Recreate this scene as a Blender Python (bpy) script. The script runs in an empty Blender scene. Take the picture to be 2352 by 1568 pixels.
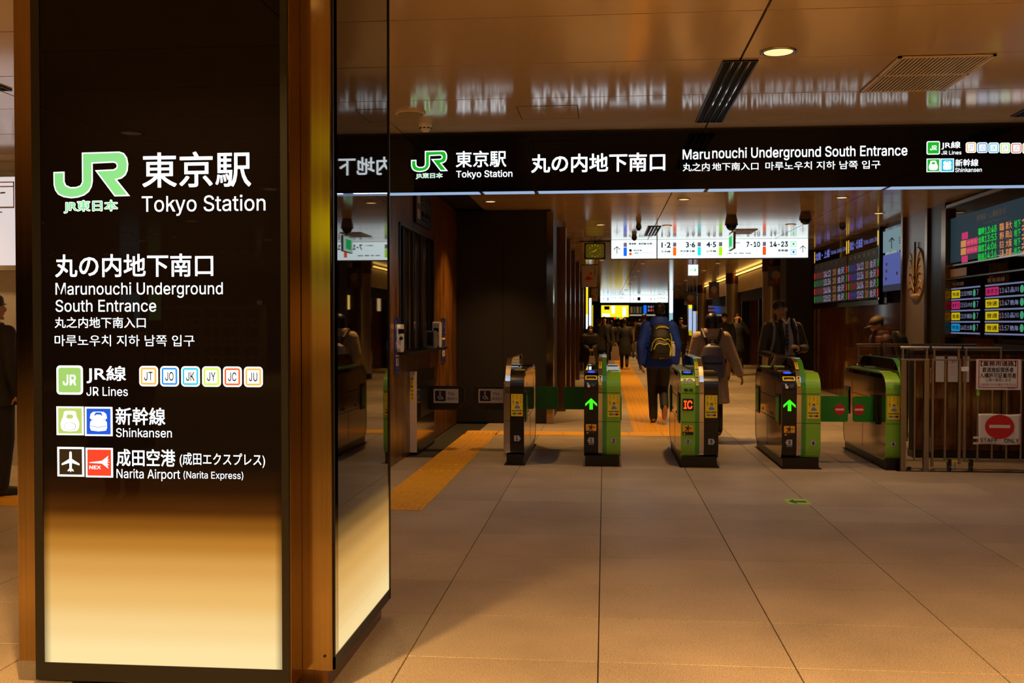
import bpy, bmesh, math, random
import numpy as np
from mathutils import Vector, Matrix
random.seed(7)
SC = bpy.context.scene
COL = SC.collection
R = math.radians
# ------------------------------------------------------------------ camera
YAW, PIT, FPX, EYE = R(5.3), R(-1.03), 2287.0, 1.5
cam_d = bpy.data.cameras.new('camera'); cam = bpy.data.objects.new('camera', cam_d); COL.objects.link(cam)
cam.location = (0, 0, EYE); cam.rotation_euler = (R(90) + PIT, 0, YAW)
cam_d.sensor_width = 36; cam_d.lens = FPX / 2352 * 36; cam_d.clip_end = 300
cam_d.dof.use_dof = True; cam_d.dof.focus_distance = 4.7; cam_d.dof.aperture_fstop = 8.0
SC.camera = cam
# ------------------------------------------------------------------ world, exposure
W = bpy.data.worlds.new('world'); SC.world = W; W.use_nodes = True
W.node_tree.nodes['Background'].inputs[0].default_value = (.9, .6, .4, 1)
W.node_tree.nodes['Background'].inputs[1].default_value = .004
SC.view_settings.view_transform = 'Standard'; SC.view_settings.look = 'None'
SC.view_settings.gamma = 1; SC.view_settings.exposure = 0.0; SC.view_settings.use_curve_mapping = False
SC.cycles.use_denoising = True; SC.cycles.max_bounces = 6; SC.cycles.diffuse_bounces = 3
SC.cycles.glossy_bounces = 4; SC.cycles.sample_clamp_indirect = 4; SC.cycles.caustics_reflective = False
SC.cycles.blur_glossy = .5; SC.cycles.use_adaptive_sampling = True; SC.cycles.adaptive_threshold = .02
HC = 3.2                      # ceiling height
WARM = (1.0, .54, .175)
# rows of downlights: positions on the ceiling, and power
LAMPS = []
for x in (-9.45, -6.8, -4.2, -1.58, 1.08, 3.71, 6.33):
    for k in range(-5, 1):
        LAMPS.append((x, 6.38 + 3.7 * k, {0: 60, -1: 760, -2: 330}.get(k, 170), 1))
LAMPS += [(x, y, 420, 1) for x in (-12.1, -9.45, -6.8) for y in (-19.52, -15.82)]  # extra downlights added to brighten the hall mirrored in the glass
LAMPS += [(x, 10.08, 110, 1) for x in (-1.58, 1.08, 3.18)] + [(-4.2, 9.6, 140, 1), (-6.8, 9.6, 140, 1)]
for k, y in enumerate((13.79, 17.5, 21.2, 24.9)):
    LAMPS += [(1.08, y, 330, 1), (3.18, y, 260, 1)]
LAMPS += [(-1.58, 13.79, 300, 1), (-.07, 17.2, 160, 1), (-.07, 26.8, 200, 1), (4.2, 15.8, 120, 1)]
for y in (28.5, 32.3, 36.0, 39.7, 43.4, 50.8, 58.2, 65.6):
    LAMPS += [(1.08, y, 300, 1), (3.18, y, 300, 1)]
lamp_data = {}
def lamp_light(x, y, p):
    p0, p = p, (p, y < 7)
    if p not in lamp_data:
        l = bpy.data.lights.new('downlight_lamp', 'SPOT'); l.energy = p0; l.color = WARM
        l.spot_size = R(118) if y < 7 else R(92); l.spot_blend = 1.0 if y < 7 else .85; l.shadow_soft_size = .05; lamp_data[p] = l
    o = bpy.data.objects.new('downlight_lamp', lamp_data[p]); COL.objects.link(o); o.location = (x, y, HC - .02)
    return o

# ------------------------------------------------------------------ helpers
def px_ray(px, py):
    cy, sy, cp, sp = math.cos(YAW), math.sin(YAW), math.cos(PIT), math.sin(PIT)
    f = Vector((-sy * cp, cy * cp, sp)); r = Vector((cy, sy, 0)); u = r.cross(f)
    return (px - 1176) / FPX * r - (py - 784) / FPX * u + f
def at(px, py, **k):            # the point of a real plane (X=, Y= or Z=) that a measured pixel shows
    (a, v), = k.items(); i = 'XYZ'.index(a); d = px_ray(px, py); o = Vector((0, 0, EYE))
    return o + d * ((v - o[i]) / d[i])

def lin(c):
    if isinstance(c, str):
        c = [int(c[i:i + 2], 16) / 255 for i in (0, 2, 4)]
        c = [x / 12.92 if x <= .04045 else ((x + .055) / 1.055) ** 2.4 for x in c]
    return (c[0], c[1], c[2], 1)
MATS = {}
def mat(name, col, rough=.5, metal=0, emit=0, var=.12, scale=12, ior=None, ecol=None, bump=0, stretch=None, light=False, trans=0, coat=0):
    if name in MATS: return MATS[name]
    m = bpy.data.materials.new(name); m.use_nodes = True; nt = m.node_tree; N = nt.nodes; b = N['Principled BSDF']
    c = lin(col)
    tc = N.new('ShaderNodeTexCoord'); mp = N.new('ShaderNodeMapping'); nz = N.new('ShaderNodeTexNoise')
    nt.links.new(tc.outputs['Object'], mp.inputs[0]); nt.links.new(mp.outputs[0], nz.inputs[0])
    if stretch: mp.inputs['Scale'].default_value = stretch
    nz.inputs['Scale'].default_value = scale; nz.inputs['Detail'].default_value = 3
    mx = N.new('ShaderNodeMix'); mx.data_type = 'RGBA'
    mx.inputs[6].default_value = [x * (1 - var) for x in c[:3]] + [1]
    mx.inputs[7].default_value = [min(1, x * (1 + var)) for x in c[:3]] + [1]
    nt.links.new(nz.outputs[0], mx.inputs[0]); nt.links.new(mx.outputs[2], b.inputs['Base Color'])
    b.inputs['Roughness'].default_value = rough; b.inputs['Metallic'].default_value = metal
    if ior: b.inputs['IOR'].default_value = ior
    if coat: b.inputs['Coat Weight'].default_value = coat; b.inputs['Coat Roughness'].default_value = .05
    if trans: b.inputs['Transmission Weight'].default_value = trans
    if emit:
        b.inputs['Emission Color'].default_value = lin(ecol or col); b.inputs['Emission Strength'].default_value = emit
        b.inputs['Specular IOR Level'].default_value = .2
        if not light: m.cycles.emission_sampling = 'NONE'
    if bump:
        bp = N.new('ShaderNodeBump'); bp.inputs['Strength'].default_value = bump; bp.inputs['Distance'].default_value = .01
        nt.links.new(nz.outputs[0], bp.inputs['Height']); nt.links.new(bp.outputs[0], b.inputs['Normal'])
    MATS[name] = m; return m
def E(name, col, s=1.0, light=False):
    c = lin(col)
    m = mat(name, [x * .25 for x in c[:3]], .6, 0, s, ecol=col, var=0, light=light); return m

WL = {}
def props(o, label=None, cat=None, group=None, kind=None):
    if label: o['label'] = label
    if cat: o['category'] = cat
    if group: o['group'] = group
    if kind: o['kind'] = kind
    return o
def thing(name, label, cat, loc=(0, 0, 0), rotz=0, group=None, kind=None):
    o = bpy.data.objects.new(name, None); COL.objects.link(o); o.location = loc; o.rotation_euler = (0, 0, rotz)
    o.empty_display_size = .1; WL[o.name] = Vector(loc) if rotz == 0 else None
    return props(o, label, cat, group, kind)
def wloc(o):
    v = Vector((0, 0, 0))
    while o is not None:
        v = v + o.location; o = o.parent
    return v
class MB:
    def __init__(s): s.v = []; s.f = []; s.m = []
    def add(s, v, f, m=0):
        n = len(s.v); s.v += [tuple(p) for p in v]; s.f += [tuple(i + n for i in q) for q in f]; s.m += [m] * len(f); return s
    def box(s, x0, x1, y0, y1, z0, z1, m=0):
        x0, x1 = min(x0, x1), max(x0, x1); y0, y1 = min(y0, y1), max(y0, y1); z0, z1 = min(z0, z1), max(z0, z1)
        return s.add([(x0, y0, z0), (x1, y0, z0), (x1, y1, z0), (x0, y1, z0), (x0, y0, z1), (x1, y0, z1), (x1, y1, z1), (x0, y1, z1)],
                     [(0, 3, 2, 1), (4, 5, 6, 7), (0, 1, 5, 4), (1, 2, 6, 5), (2, 3, 7, 6), (3, 0, 4, 7)], m)
    def prism(s, poly, a, b, axis='x', m=0, mside=None):
        # poly: 2D outline in the other two axes (x:(y,z)  y:(x,z)  z:(x,y)), extruded from a to b
        def P(p, t): return (t, p[0], p[1]) if axis == 'x' else (p[0], t, p[1]) if axis == 'y' else (p[0], p[1], t)
        n = len(poly); ar = sum(poly[i][0] * poly[(i + 1) % n][1] - poly[(i + 1) % n][0] * poly[i][1] for i in range(n))
        if ar < 0: poly = poly[::-1]
        if axis == 'y': poly = poly[::-1]
        v = [P(p, a) for p in poly] + [P(p, b) for p in poly]
        if b < a: v = v[n:] + v[:n]
        s.add(v, [tuple(range(n))[::-1], tuple(range(n, 2 * n))], m)
        return s.add(v, [(i, (i + 1) % n, n + (i + 1) % n, n + i) for i in range(n)], m if mside is None else mside)
    def ring(s, po, pi, a, b, m=0):
        n = len(po); v = [(a, *p) for p in po] + [(b, *p) for p in po] + [(a, *p) for p in pi] + [(b, *p) for p in pi]; f = []
        for i in range(n):
            j = (i + 1) % n
            f += [(i, j, n + j, n + i), (2 * n + j, 2 * n + i, 3 * n + i, 3 * n + j), (j, i, 2 * n + i, 2 * n + j), (n + i, n + j, 3 * n + j, 3 * n + i)]
        return s.add(v, f, m)
    def cone(s, p0, p1, r0, r1=None, n=12, m=0, cap=True):
        r1 = r0 if r1 is None else r1; p0 = Vector(p0); p1 = Vector(p1); d = (p1 - p0).normalized()
        a = d.orthogonal().normalized(); b = d.cross(a); v = []
        for p, r in ((p0, r0), (p1, r1)):
            v += [p + (a * math.cos(2 * math.pi * i / n) + b * math.sin(2 * math.pi * i / n)) * r for i in range(n)]
        f = [(i, (i + 1) % n, n + (i + 1) % n, n + i) for i in range(n)]
        if cap: f += [tuple(range(n))[::-1], tuple(range(n, 2 * n))]
        return s.add(v, f, m)
    def tube(s, pts, r, n=8, m=0):
        for a, b in zip(pts, pts[1:]): s.cone(a, b, r, r, n, m)
        return s
    def ell(s, c, r, nu=16, nv=10, m=0, M=None, z0=-1.0, z1=1.0):
        c = Vector(c); v = []; f = []
        t0, t1 = math.asin(z0), math.asin(z1)
        for j in range(nv + 1):
            t = t0 + (t1 - t0) * j / nv
            for i in range(nu):
                a = 2 * math.pi * i / nu; p = Vector((r[0] * math.cos(t) * math.cos(a), r[1] * math.cos(t) * math.sin(a), r[2] * math.sin(t)))
                v.append(c + (M @ p if M else p))
        for j in range(nv):
            for i in range(nu):
                k = (i + 1) % nu; f.append((j * nu + i, j * nu + k, (j + 1) * nu + k, (j + 1) * nu + i))
        f += [tuple(range(nu))[::-1], tuple(range(nv * nu, (nv + 1) * nu))]
        return s.add(v, f, m)
    def loft(s, rings, nu=20, m=0, power=2.0):
        # rings: (center xyz, rx, ry); superellipse sections
        v = []; f = []
        for c, rx, ry in rings:
            for i in range(nu):
                a = 2 * math.pi * i / nu; ca, sa = math.cos(a), math.sin(a)
                v.append((c[0] + rx * math.copysign(abs(ca) ** (2 / power), ca), c[1] + ry * math.copysign(abs(sa) ** (2 / power), sa), c[2]))
        for j in range(len(rings) - 1):
            for i in range(nu):
                k = (i + 1) % nu; f.append((j * nu + i, j * nu + k, (j + 1) * nu + k, (j + 1) * nu + i))
        f += [tuple(range(nu))[::-1], tuple(range((len(rings) - 1) * nu, len(rings) * nu))]
        return s.add(v, f, m)
    def lathe(s, c, prof, n=20, m=0):     # prof: (r,z) list about a vertical axis at c
        v = []; f = []
        for r, z in prof:
            v += [(c[0] + r * math.cos(2 * math.pi * i / n), c[1] + r * math.sin(2 * math.pi * i / n), c[2] + z) for i in range(n)]
        for j in range(len(prof) - 1):
            for i in range(n):
                k = (i + 1) % n; f.append((j * n + i, j * n + k, (j + 1) * n + k, (j + 1) * n + i))
        f += [tuple(range(n))[::-1], tuple(range((len(prof) - 1) * n, len(prof) * n))]
        return s.add(v, f, m)
    def build(s, name, mats, parent=None, local=False, smooth=False, bevel=0, fixn=False):
        me = bpy.data.meshes.new(name); off = Vector((0, 0, 0)) if (local or parent is None) else wloc(parent)
        me.from_pydata([(p[0] - off.x, p[1] - off.y, p[2] - off.z) for p in s.v], [], s.f)
        if not isinstance(mats, (list, tuple)): mats = [mats]
        for q in mats: me.materials.append(q)
        if len(mats) > 1: me.polygons.foreach_set('material_index', s.m)
        if smooth: me.polygons.foreach_set('use_smooth', [True] * len(me.polygons))
        if fixn:
            bm = bmesh.new(); bm.from_mesh(me); bmesh.ops.recalc_face_normals(bm, faces=bm.faces); bm.to_mesh(me); bm.free()
        o = bpy.data.objects.new(name, me); COL.objects.link(o); o.parent = parent
        if bevel:
            b = o.modifiers.new('bevel', 'BEVEL'); b.width = bevel; b.segments = 2; b.limit_method = 'ANGLE'
        if smooth and not local: pass
        return o
def structure(o, **k): o['kind'] = 'structure'; props(o, **k); return o

def rrect(x0, x1, z0, z1, r, n=5):
    p = []
    for cx, cz, a0 in ((x1 - r, z1 - r, 0), (x0 + r, z1 - r, 90), (x0 + r, z0 + r, 180), (x1 - r, z0 + r, 270)):
        p += [(cx + r * math.cos(R(a0 + 90 * i / n)), cz + r * math.sin(R(a0 + 90 * i / n))) for i in range(n + 1)]
    return p
def inset(poly, d):
    n = len(poly); ar = sum(poly[i][0] * poly[(i + 1) % n][1] - poly[(i + 1) % n][0] * poly[i][1] for i in range(n)); sg = 1 if ar > 0 else -1
    out = []
    for i in range(n):
        a, b, c = [Vector(poly[j % n]) for j in (i - 1, i, i + 1)]
        e1 = (b - a).normalized(); e2 = (c - b).normalized(); n1 = Vector((-e1.y, e1.x)) * sg; n2 = Vector((-e2.y, e2.x)) * sg
        k = n1 + n2; k = k / max(.35, k.length_squared / 2) if k.length > 1e-6 else n1
        out.append(tuple(b + k * d))
    return out

# ---- flat lettering: outlines of glyphs fitted to a rectangle of a real surface
TXC = {}
def load_font(n):
    try: return bpy.data.fonts.load(bpy.utils.system_resource('DATAFILES', path='fonts') + '/' + n)   # ships with Blender
    except Exception: return None                                                                      # the built-in face stands in
FONT_L, FONT_C = load_font('Inter.woff2'), None
def raw_glyphs(s, res, space, font):
    c = bpy.data.curves.new('lettering', 'FONT'); c.body = s; c.resolution_u = res; c.space_character = space
    if font: c.font = font
    o = bpy.data.objects.new('lettering', c); me = bpy.data.meshes.new_from_object(o)
    v = np.array([q.co[:2] for q in me.vertices]) if len(me.vertices) else np.zeros((0, 2)); f = [tuple(p.vertices) for p in me.polygons]
    bpy.data.meshes.remove(me); bpy.data.objects.remove(o); return v, f
def crossed_glyphs(s, res, space, font):
    """k and K are set from plain strokes, because their crossing contours would cancel out"""
    lv, _ = raw_glyphs('h', res, space, font); hl = lv[:, 1].max(); wh = lv[:, 0].max() - lv[:, 0].min(); lsb = lv[:, 0].min(); iv, _ = raw_glyphs('.', res, space, font); wl = min(.058, iv[:, 0].max() - iv[:, 0].min())
    V, F, x, chunk = np.zeros((0, 2)), [], 0.0, ''
    def add(v, f):
        nonlocal V, F
        n = len(V); V = np.concatenate([V, v]); F += [tuple(i + n for i in q) for q in f]
    for ch in s + '\0':
        if ch in 'kK\0':
            if chunk.strip(): v, f = raw_glyphs(chunk, res, space, font); add(v + np.array([x, 0]), f)
            if ch == '\0': break
            e, _ = raw_glyphs(chunk + 'h', res, space, font); sx = x + e[:, 0].max() - wh; chunk = ''
            h = hl; xh = hl * .74 if ch == 'k' else h; w = hl * (.60 if ch == 'k' else .74); t = wl * 1.18; r = .24 * hl if ch == 'k' else .30 * hl
            add(np.array([(sx, 0), (sx + wl, 0), (sx + wl, h), (sx, h)]), [(0, 1, 2, 3)])
            add(np.array([(sx + wl * .5, r), (sx + wl * .5, r + t * 1.1), (sx + w - t * 1.15, xh), (sx + w, xh)]), [(0, 3, 2, 1)])
            add(np.array([(sx + wl * 2.0, r + t * 1.4), (sx + wl * 2.0 + t * .8, r + t * 2.1), (sx + w + wl * .25, 0), (sx + w + wl * .25 - t * 1.25, 0)]), [(3, 2, 1, 0)])
            x = sx + w + wl * .15 - lsb * .1; continue
        chunk += ch
    return V, F
def glyphs(s, bold, space=1.0):
    k = (s, bold, space)
    if k not in TXC:
        fn = FONT_L if s.isascii() else FONT_C; res = 2 if len(s) > 12 else 3
        v, f = (crossed_glyphs if s.isascii() and any(ch in 'kK' for ch in s) else raw_glyphs)(s, res, space, fn)
        if bold and len(f):          # heavier stroke: shifted copies of the outline
            b_ = bold * .8; n = len(v); sh = [(0, 0), (b_, b_), (-b_, b_), (b_, -b_), (-b_, -b_)] + ([(b_ * 1.3, 0), (-b_ * 1.3, 0), (0, b_ * 1.3), (0, -b_ * 1.3)] if bold > .03 else [])
            v = np.concatenate([v + np.array(q) for q in sh]); f = [tuple(i + n * k_ for i in q) for k_ in range(len(sh)) for q in f]
        mn, mx = v.min(0), v.max(0)
        TXC[k] = ((v - mn) / np.maximum(mx - mn, 1e-6), f)
    return TXC[k]
class Face:
    """a flat surface with its own 2-D coordinates: u to the reader's right, v up"""
    def __init__(s, o, u, v, parent): s.o = Vector(o); s.u = Vector(u).normalized(); s.v = Vector(v).normalized(); s.n = s.u.cross(s.v); s.parent = parent
    def P(s, a, b, h=0): return s.o + s.u * a + s.v * b + s.n * h
    def text(s, t, u0, v0, u1, v1, m, bold=.0, h=.0015, name='lettering', space=1.0):
        g, f = glyphs(t, bold, space)
        mb = MB(); mb.add([s.P(u0 + (u1 - u0) * a, v0 + (v1 - v0) * b, h) for a, b in g], f); return mb.build(name, m, s.parent)
    def poly(s, pts, m, h=.001, t=.0, name='panel'):
        n = len(pts); ar = sum(pts[i][0] * pts[(i + 1) % n][1] - pts[(i + 1) % n][0] * pts[i][1] for i in range(n))
        if ar < 0: pts = pts[::-1]
        mb = MB()
        if t <= 0: mb.add([s.P(a, b, h) for a, b in pts], [tuple(range(n))])
        else:
            mb.add([s.P(a, b, h) for a, b in pts] + [s.P(a, b, h + t) for a, b in pts],
                   [tuple(range(n))[::-1], tuple(range(n, 2 * n))] + [(i, (i + 1) % n, n + (i + 1) % n, n + i) for i in range(n)])
        return mb.build(name, m, s.parent)
    def rect(s, u0, v0, u1, v1, m, h=.001, t=0, name='panel', r=0):
        if r: return s.poly(rrect(min(u0, u1), max(u0, u1), min(v0, v1), max(v0, v1), r), m, h, t, name)
        return s.poly([(u0, v0), (u1, v0), (u1, v1), (u0, v1)], m, h, t, name)
    def ellipse(s, cu, cv, ru, rv, m, h=.001, t=0, name='disc', n=24):
        return s.poly([(cu + ru * math.cos(2 * math.pi * i / n), cv + rv * math.sin(2 * math.pi * i / n)) for i in range(n)], m, h, t, name)
    def multi(s, polys, m, h=.001, name='marks'):
        mb = MB()
        for pts in polys:
            n = len(pts); ar = sum(pts[i][0] * pts[(i + 1) % n][1] - pts[(i + 1) % n][0] * pts[i][1] for i in range(n))
            if ar < 0: pts = pts[::-1]
            mb.add([s.P(a, b, h) for a, b in pts], [tuple(range(n))])
        return mb.build(name, m, s.parent)
class PFace(Face):
    """frontal surface at depth Y whose drawing coordinates are the photograph's measures"""
    def __init__(s, Y, parent, **kw): super().__init__((0, Y, 0), (1, 0, 0), (0, 0, 1), parent); s.Y = Y
    def q(s, px, py): p = at(px, py, Y=s.Y); return p.x, p.z
    def tx(s, t, x0, y0, x1, y1, m, bold=.0, **k):
        xm, ym = (x0 + x1) / 2, (y0 + y1) / 2
        return s.text(t, s.q(x0, ym)[0], s.q(xm, y1)[1], s.q(x1, ym)[0], s.q(xm, y0)[1], m, bold, **k)
    def box(s, x0, y0, x1, y1): 
        xm, ym = (x0 + x1) / 2, (y0 + y1) / 2
        return s.q(x0, ym)[0], s.q(xm, y1)[1], s.q(x1, ym)[0], s.q(xm, y0)[1]
    def rc(s, x0, y0, x1, y1, m, **k): return s.rect(*s.box(x0, y0, x1, y1), m, **k)

# ------------------------------------------------------------------ materials
def floor_mat():
    m = bpy.data.materials.new('speckled_granite'); m.use_nodes = True; nt = m.node_tree; N = nt.nodes; L = nt.links; b = N['Principled BSDF']
    g = N.new('ShaderNodeNewGeometry')
    n1 = N.new('ShaderNodeTexNoise'); n1.inputs['Scale'].default_value = 210; n1.inputs['Detail'].default_value = 5; n1.inputs['Roughness'].default_value = .75
    n2 = N.new('ShaderNodeTexNoise'); n2.inputs['Scale'].default_value = 1.3; n2.inputs['Detail'].default_value = 4
    n3 = N.new('ShaderNodeTexNoise'); n3.inputs['Scale'].default_value = 60; n3.inputs['Detail'].default_value = 3
    for n in (n1, n2, n3): L.new(g.outputs['Position'], n.inputs[0])
    r1 = N.new('ShaderNodeValToRGB'); r1.color_ramp.elements[0].position = .36; r1.color_ramp.elements[1].position = .53
    r1.color_ramp.elements[0].color = (.05, .04, .028, 1); r1.color_ramp.elements[1].color = (.60, .50, .37, 1)
    L.new(n1.outputs[0], r1.inputs[0])
    oi = N.new('ShaderNodeObjectInfo')
    ad = N.new('ShaderNodeMath'); ad.operation = 'MULTIPLY_ADD'; ad.inputs[1].default_value = .16; ad.inputs[2].default_value = .82; L.new(oi.outputs['Random'], ad.inputs[0])
    mr = N.new('ShaderNodeMapRange'); mr.inputs[1].default_value = .3; mr.inputs[2].default_value = .7; mr.inputs[3].default_value = .8; mr.inputs[4].default_value = 1.1; L.new(n2.outputs[0], mr.inputs[0])
    mu = N.new('ShaderNodeMath'); mu.operation = 'MULTIPLY'; L.new(ad.outputs[0], mu.inputs[0]); L.new(mr.outputs[0], mu.inputs[1])
    vm = N.new('ShaderNodeVectorMath'); vm.operation = 'SCALE'; L.new(r1.outputs[0], vm.inputs[0]); L.new(mu.outputs[0], vm.inputs['Scale'])
    L.new(vm.outputs[0], b.inputs['Base Color'])
    b.inputs['Roughness'].default_value = .42; b.inputs['IOR'].default_value = 1.5
    bp = N.new('ShaderNodeBump'); bp.inputs['Strength'].default_value = .35; bp.inputs['Distance'].default_value = .002
    L.new(n3.outputs[0], bp.inputs['Height']); L.new(bp.outputs[0], b.inputs['Normal'])
    return m
def stone_mat(name, c0, c1, c2, rough=.25, st=(1, 1, .25), sc=5):
    m = bpy.data.materials.new(name); m.use_nodes = True; nt = m.node_tree; N = nt.nodes; L = nt.links; b = N['Principled BSDF']
    tc = N.new('ShaderNodeNewGeometry'); mp = N.new('ShaderNodeMapping'); mp.inputs['Scale'].default_value = st
    n1 = N.new('ShaderNodeTexNoise'); n1.inputs['Scale'].default_value = sc; n1.inputs['Detail'].default_value = 8; n1.inputs['Roughness'].default_value = .65
    L.new(tc.outputs['Position'], mp.inputs[0]); L.new(mp.outputs[0], n1.inputs[0])
    r = N.new('ShaderNodeValToRGB'); r.color_ramp.elements[0].position = .32; r.color_ramp.elements[1].position = .7
    r.color_ramp.elements[0].color = lin(c0); r.color_ramp.elements[1].color = lin(c2); e = r.color_ramp.elements.new(.5); e.color = lin(c1)
    L.new(n1.outputs[0], r.inputs[0]); L.new(r.outputs[0], b.inputs['Base Color']); b.inputs['Roughness'].default_value = rough
    return m
def brushed(name, col, rough, metal=1, st=(60, 60, .6), var=.25):
    m = mat(name, col, rough, metal, var=var, scale=1.5, stretch=st); nt = m.node_tree; N = nt.nodes
    nz = [n for n in N if n.type == 'TEX_NOISE'][0]; b = N['Principled BSDF']
    mr = N.new('ShaderNodeMapRange'); mr.inputs[3].default_value = rough * .8; mr.inputs[4].default_value = rough * 1.25
    nt.links.new(nz.outputs[0], mr.inputs[0]); nt.links.new(mr.outputs[0], b.inputs['Roughness']); return m
def backlit(name, stops, strength, x0=None, x1=None, axis=0, edge=.02):
    """edge-lit frosted glass: the printed/lit gradient of a light box that glows at its foot"""
    m = bpy.data.materials.new(name); m.use_nodes = True; nt = m.node_tree; N = nt.nodes; L = nt.links; b = N['Principled BSDF']
    g = N.new('ShaderNodeNewGeometry'); sp = N.new('ShaderNodeSeparateXYZ'); L.new(g.outputs['Position'], sp.inputs[0])
    mr = N.new('ShaderNodeMapRange'); mr.inputs[1].default_value = 0; mr.inputs[2].default_value = 1.0; L.new(sp.outputs[2], mr.inputs[0])
    r = N.new('ShaderNodeValToRGB'); r.color_ramp.interpolation = 'EASE'
    while len(r.color_ramp.elements) < len(stops): r.color_ramp.elements.new(.5)
    for e, (p, c) in zip(r.color_ramp.elements, stops): e.position = p; e.color = lin(c)
    L.new(mr.outputs[0], r.inputs[0])
    b.inputs['Base Color'].default_value = (.004, .003, .003, 1); b.inputs['Roughness'].default_value = .015; b.inputs['IOR'].default_value = 1.27
    # fall-off of the lamps towards both edges
    a = N.new('ShaderNodeMapRange'); a.inputs[1].default_value = x0; a.inputs[2].default_value = x0 + edge; a.inputs[3].default_value = .35; L.new(sp.outputs[axis], a.inputs[0])
    c = N.new('ShaderNodeMapRange'); c.inputs[1].default_value = x1; c.inputs[2].default_value = x1 - edge; c.inputs[3].default_value = .35; L.new(sp.outputs[axis], c.inputs[0])
    mu = N.new('ShaderNodeMath'); mu.operation = 'MULTIPLY'; L.new(a.outputs[0], mu.inputs[0]); L.new(c.outputs[0], mu.inputs[1])
    m2 = N.new('ShaderNodeMath'); m2.operation = 'MULTIPLY'; m2.inputs[1].default_value = strength; L.new(mu.outputs[0], m2.inputs[0])
    L.new(r.outputs[0], b.inputs['Emission Color']); L.new(m2.outputs[0], b.inputs['Emission Strength']); return m

M_FLOOR = floor_mat()
M_GROUT = mat('dark_grout', (.02, .016, .012), .8)
M_CEIL = mat('satin_ceiling_panel', (.60, .46, .30), .12, var=.03, scale=2, ior=1.65)

M_GAP = mat('shadow_gap', (.006, .005, .005), .9)
M_BLACK = mat('matt_black', (.004, .004, .0045), .38)
M_GLASSB = mat('black_glass', (.002, .002, .003), .012, ior=1.34, var=0)
M_MIRROR = mat('black_mirror_glass', (.003, .003, .004), .012, ior=2.1, var=0)
M_BRONZE = brushed('bronze_metal', (.29, .195, .08), .12)
M_BRONZE2 = brushed('dark_bronze_metal', (.20, .10, .05), .22)
M_STEEL = brushed('brushed_steel', (.55, .50, .45), .2)
M_STEELB = brushed('dark_steel_side', (.32, .24, .18), .12, st=(1, 1, 60))
M_CHROME = mat('chrome', (.8, .8, .82), .08, 1, var=.02)
M_STONE = stone_mat('brown_stone', '3c240a', '6e4612', '9a6a26', .28)
M_DARKW = stone_mat('dark_bronze_wall', '060302', '0a0504', '0e0705', .6, (1, 1, .6), 3)
M_POLST = stone_mat('polished_brown_stone', '33190a', '5a3212', '7c5026', .06, (3, 3, .5), 4)
M_GREYW = mat('grey_wall', (.60, .60, .68), .4)
M_TACT = mat('tactile_yellow', (.72, .36, .02), .5, var=.15, scale=6)
M_WHITE = mat('white_paint', (.75, .74, .72), .5)
M_CREAM = mat('cream_plastic', (.72, .60, .48), .4)
M_GREEN = mat('gate_green', (.22, .50, .03), .3, var=.05, coat=.4)
M_GREEND = mat('gate_dark_green', (.05, .26, .025), .3, var=.05, coat=.4)
M_FLAP = mat('flap_green', (.005, .22, .02), .35, var=.06)
M_GBLACK = mat('gate_black', (.003, .003, .0035), .3)
M_PAPER = mat('white_sheet', (.66, .64, .62), .35, var=.04)
M_INK = mat('black_ink', (.01, .01, .012), .6)
M_RED = mat('sign_red', (.55, .012, .02), .4)
M_YELLOW = mat('sticker_yellow', (.88, .66, .02), .45, var=.03)
M_ORANGE = mat('sticker_orange', (.9, .42, .02), .45, var=.03)
M_RAIL = brushed('rail_steel', (.30, .27, .26), .3)
E_TXT = E('lit_white_letter', 'f4fbff', 1.15)
E_TXTD = E('lit_white_letter_dim', 'dfeaf2', .8)
E_LOGO = E('lit_pale_green', '7fd98a', .95)
E_LOGO2 = E('lit_vivid_green', '1db82c', .95)
E_SIGNW = E('lit_sign_white', 'eafcff', 1.5, light=True)
E_LAMP = E('lit_downlight', 'ffce90', 1.5)
E_STRIP = E('lit_cold_strip', 'a8c8f0', .75)
M_SINK = mat('sign_ink', (.02, .03, .03), .5, var=0)
E_SINK = E('lit_sign_dark_ink', '1d2b2c', .6)
E_SGREY = E('lit_sign_grey_ink', '8fa6aa', .9)
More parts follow.
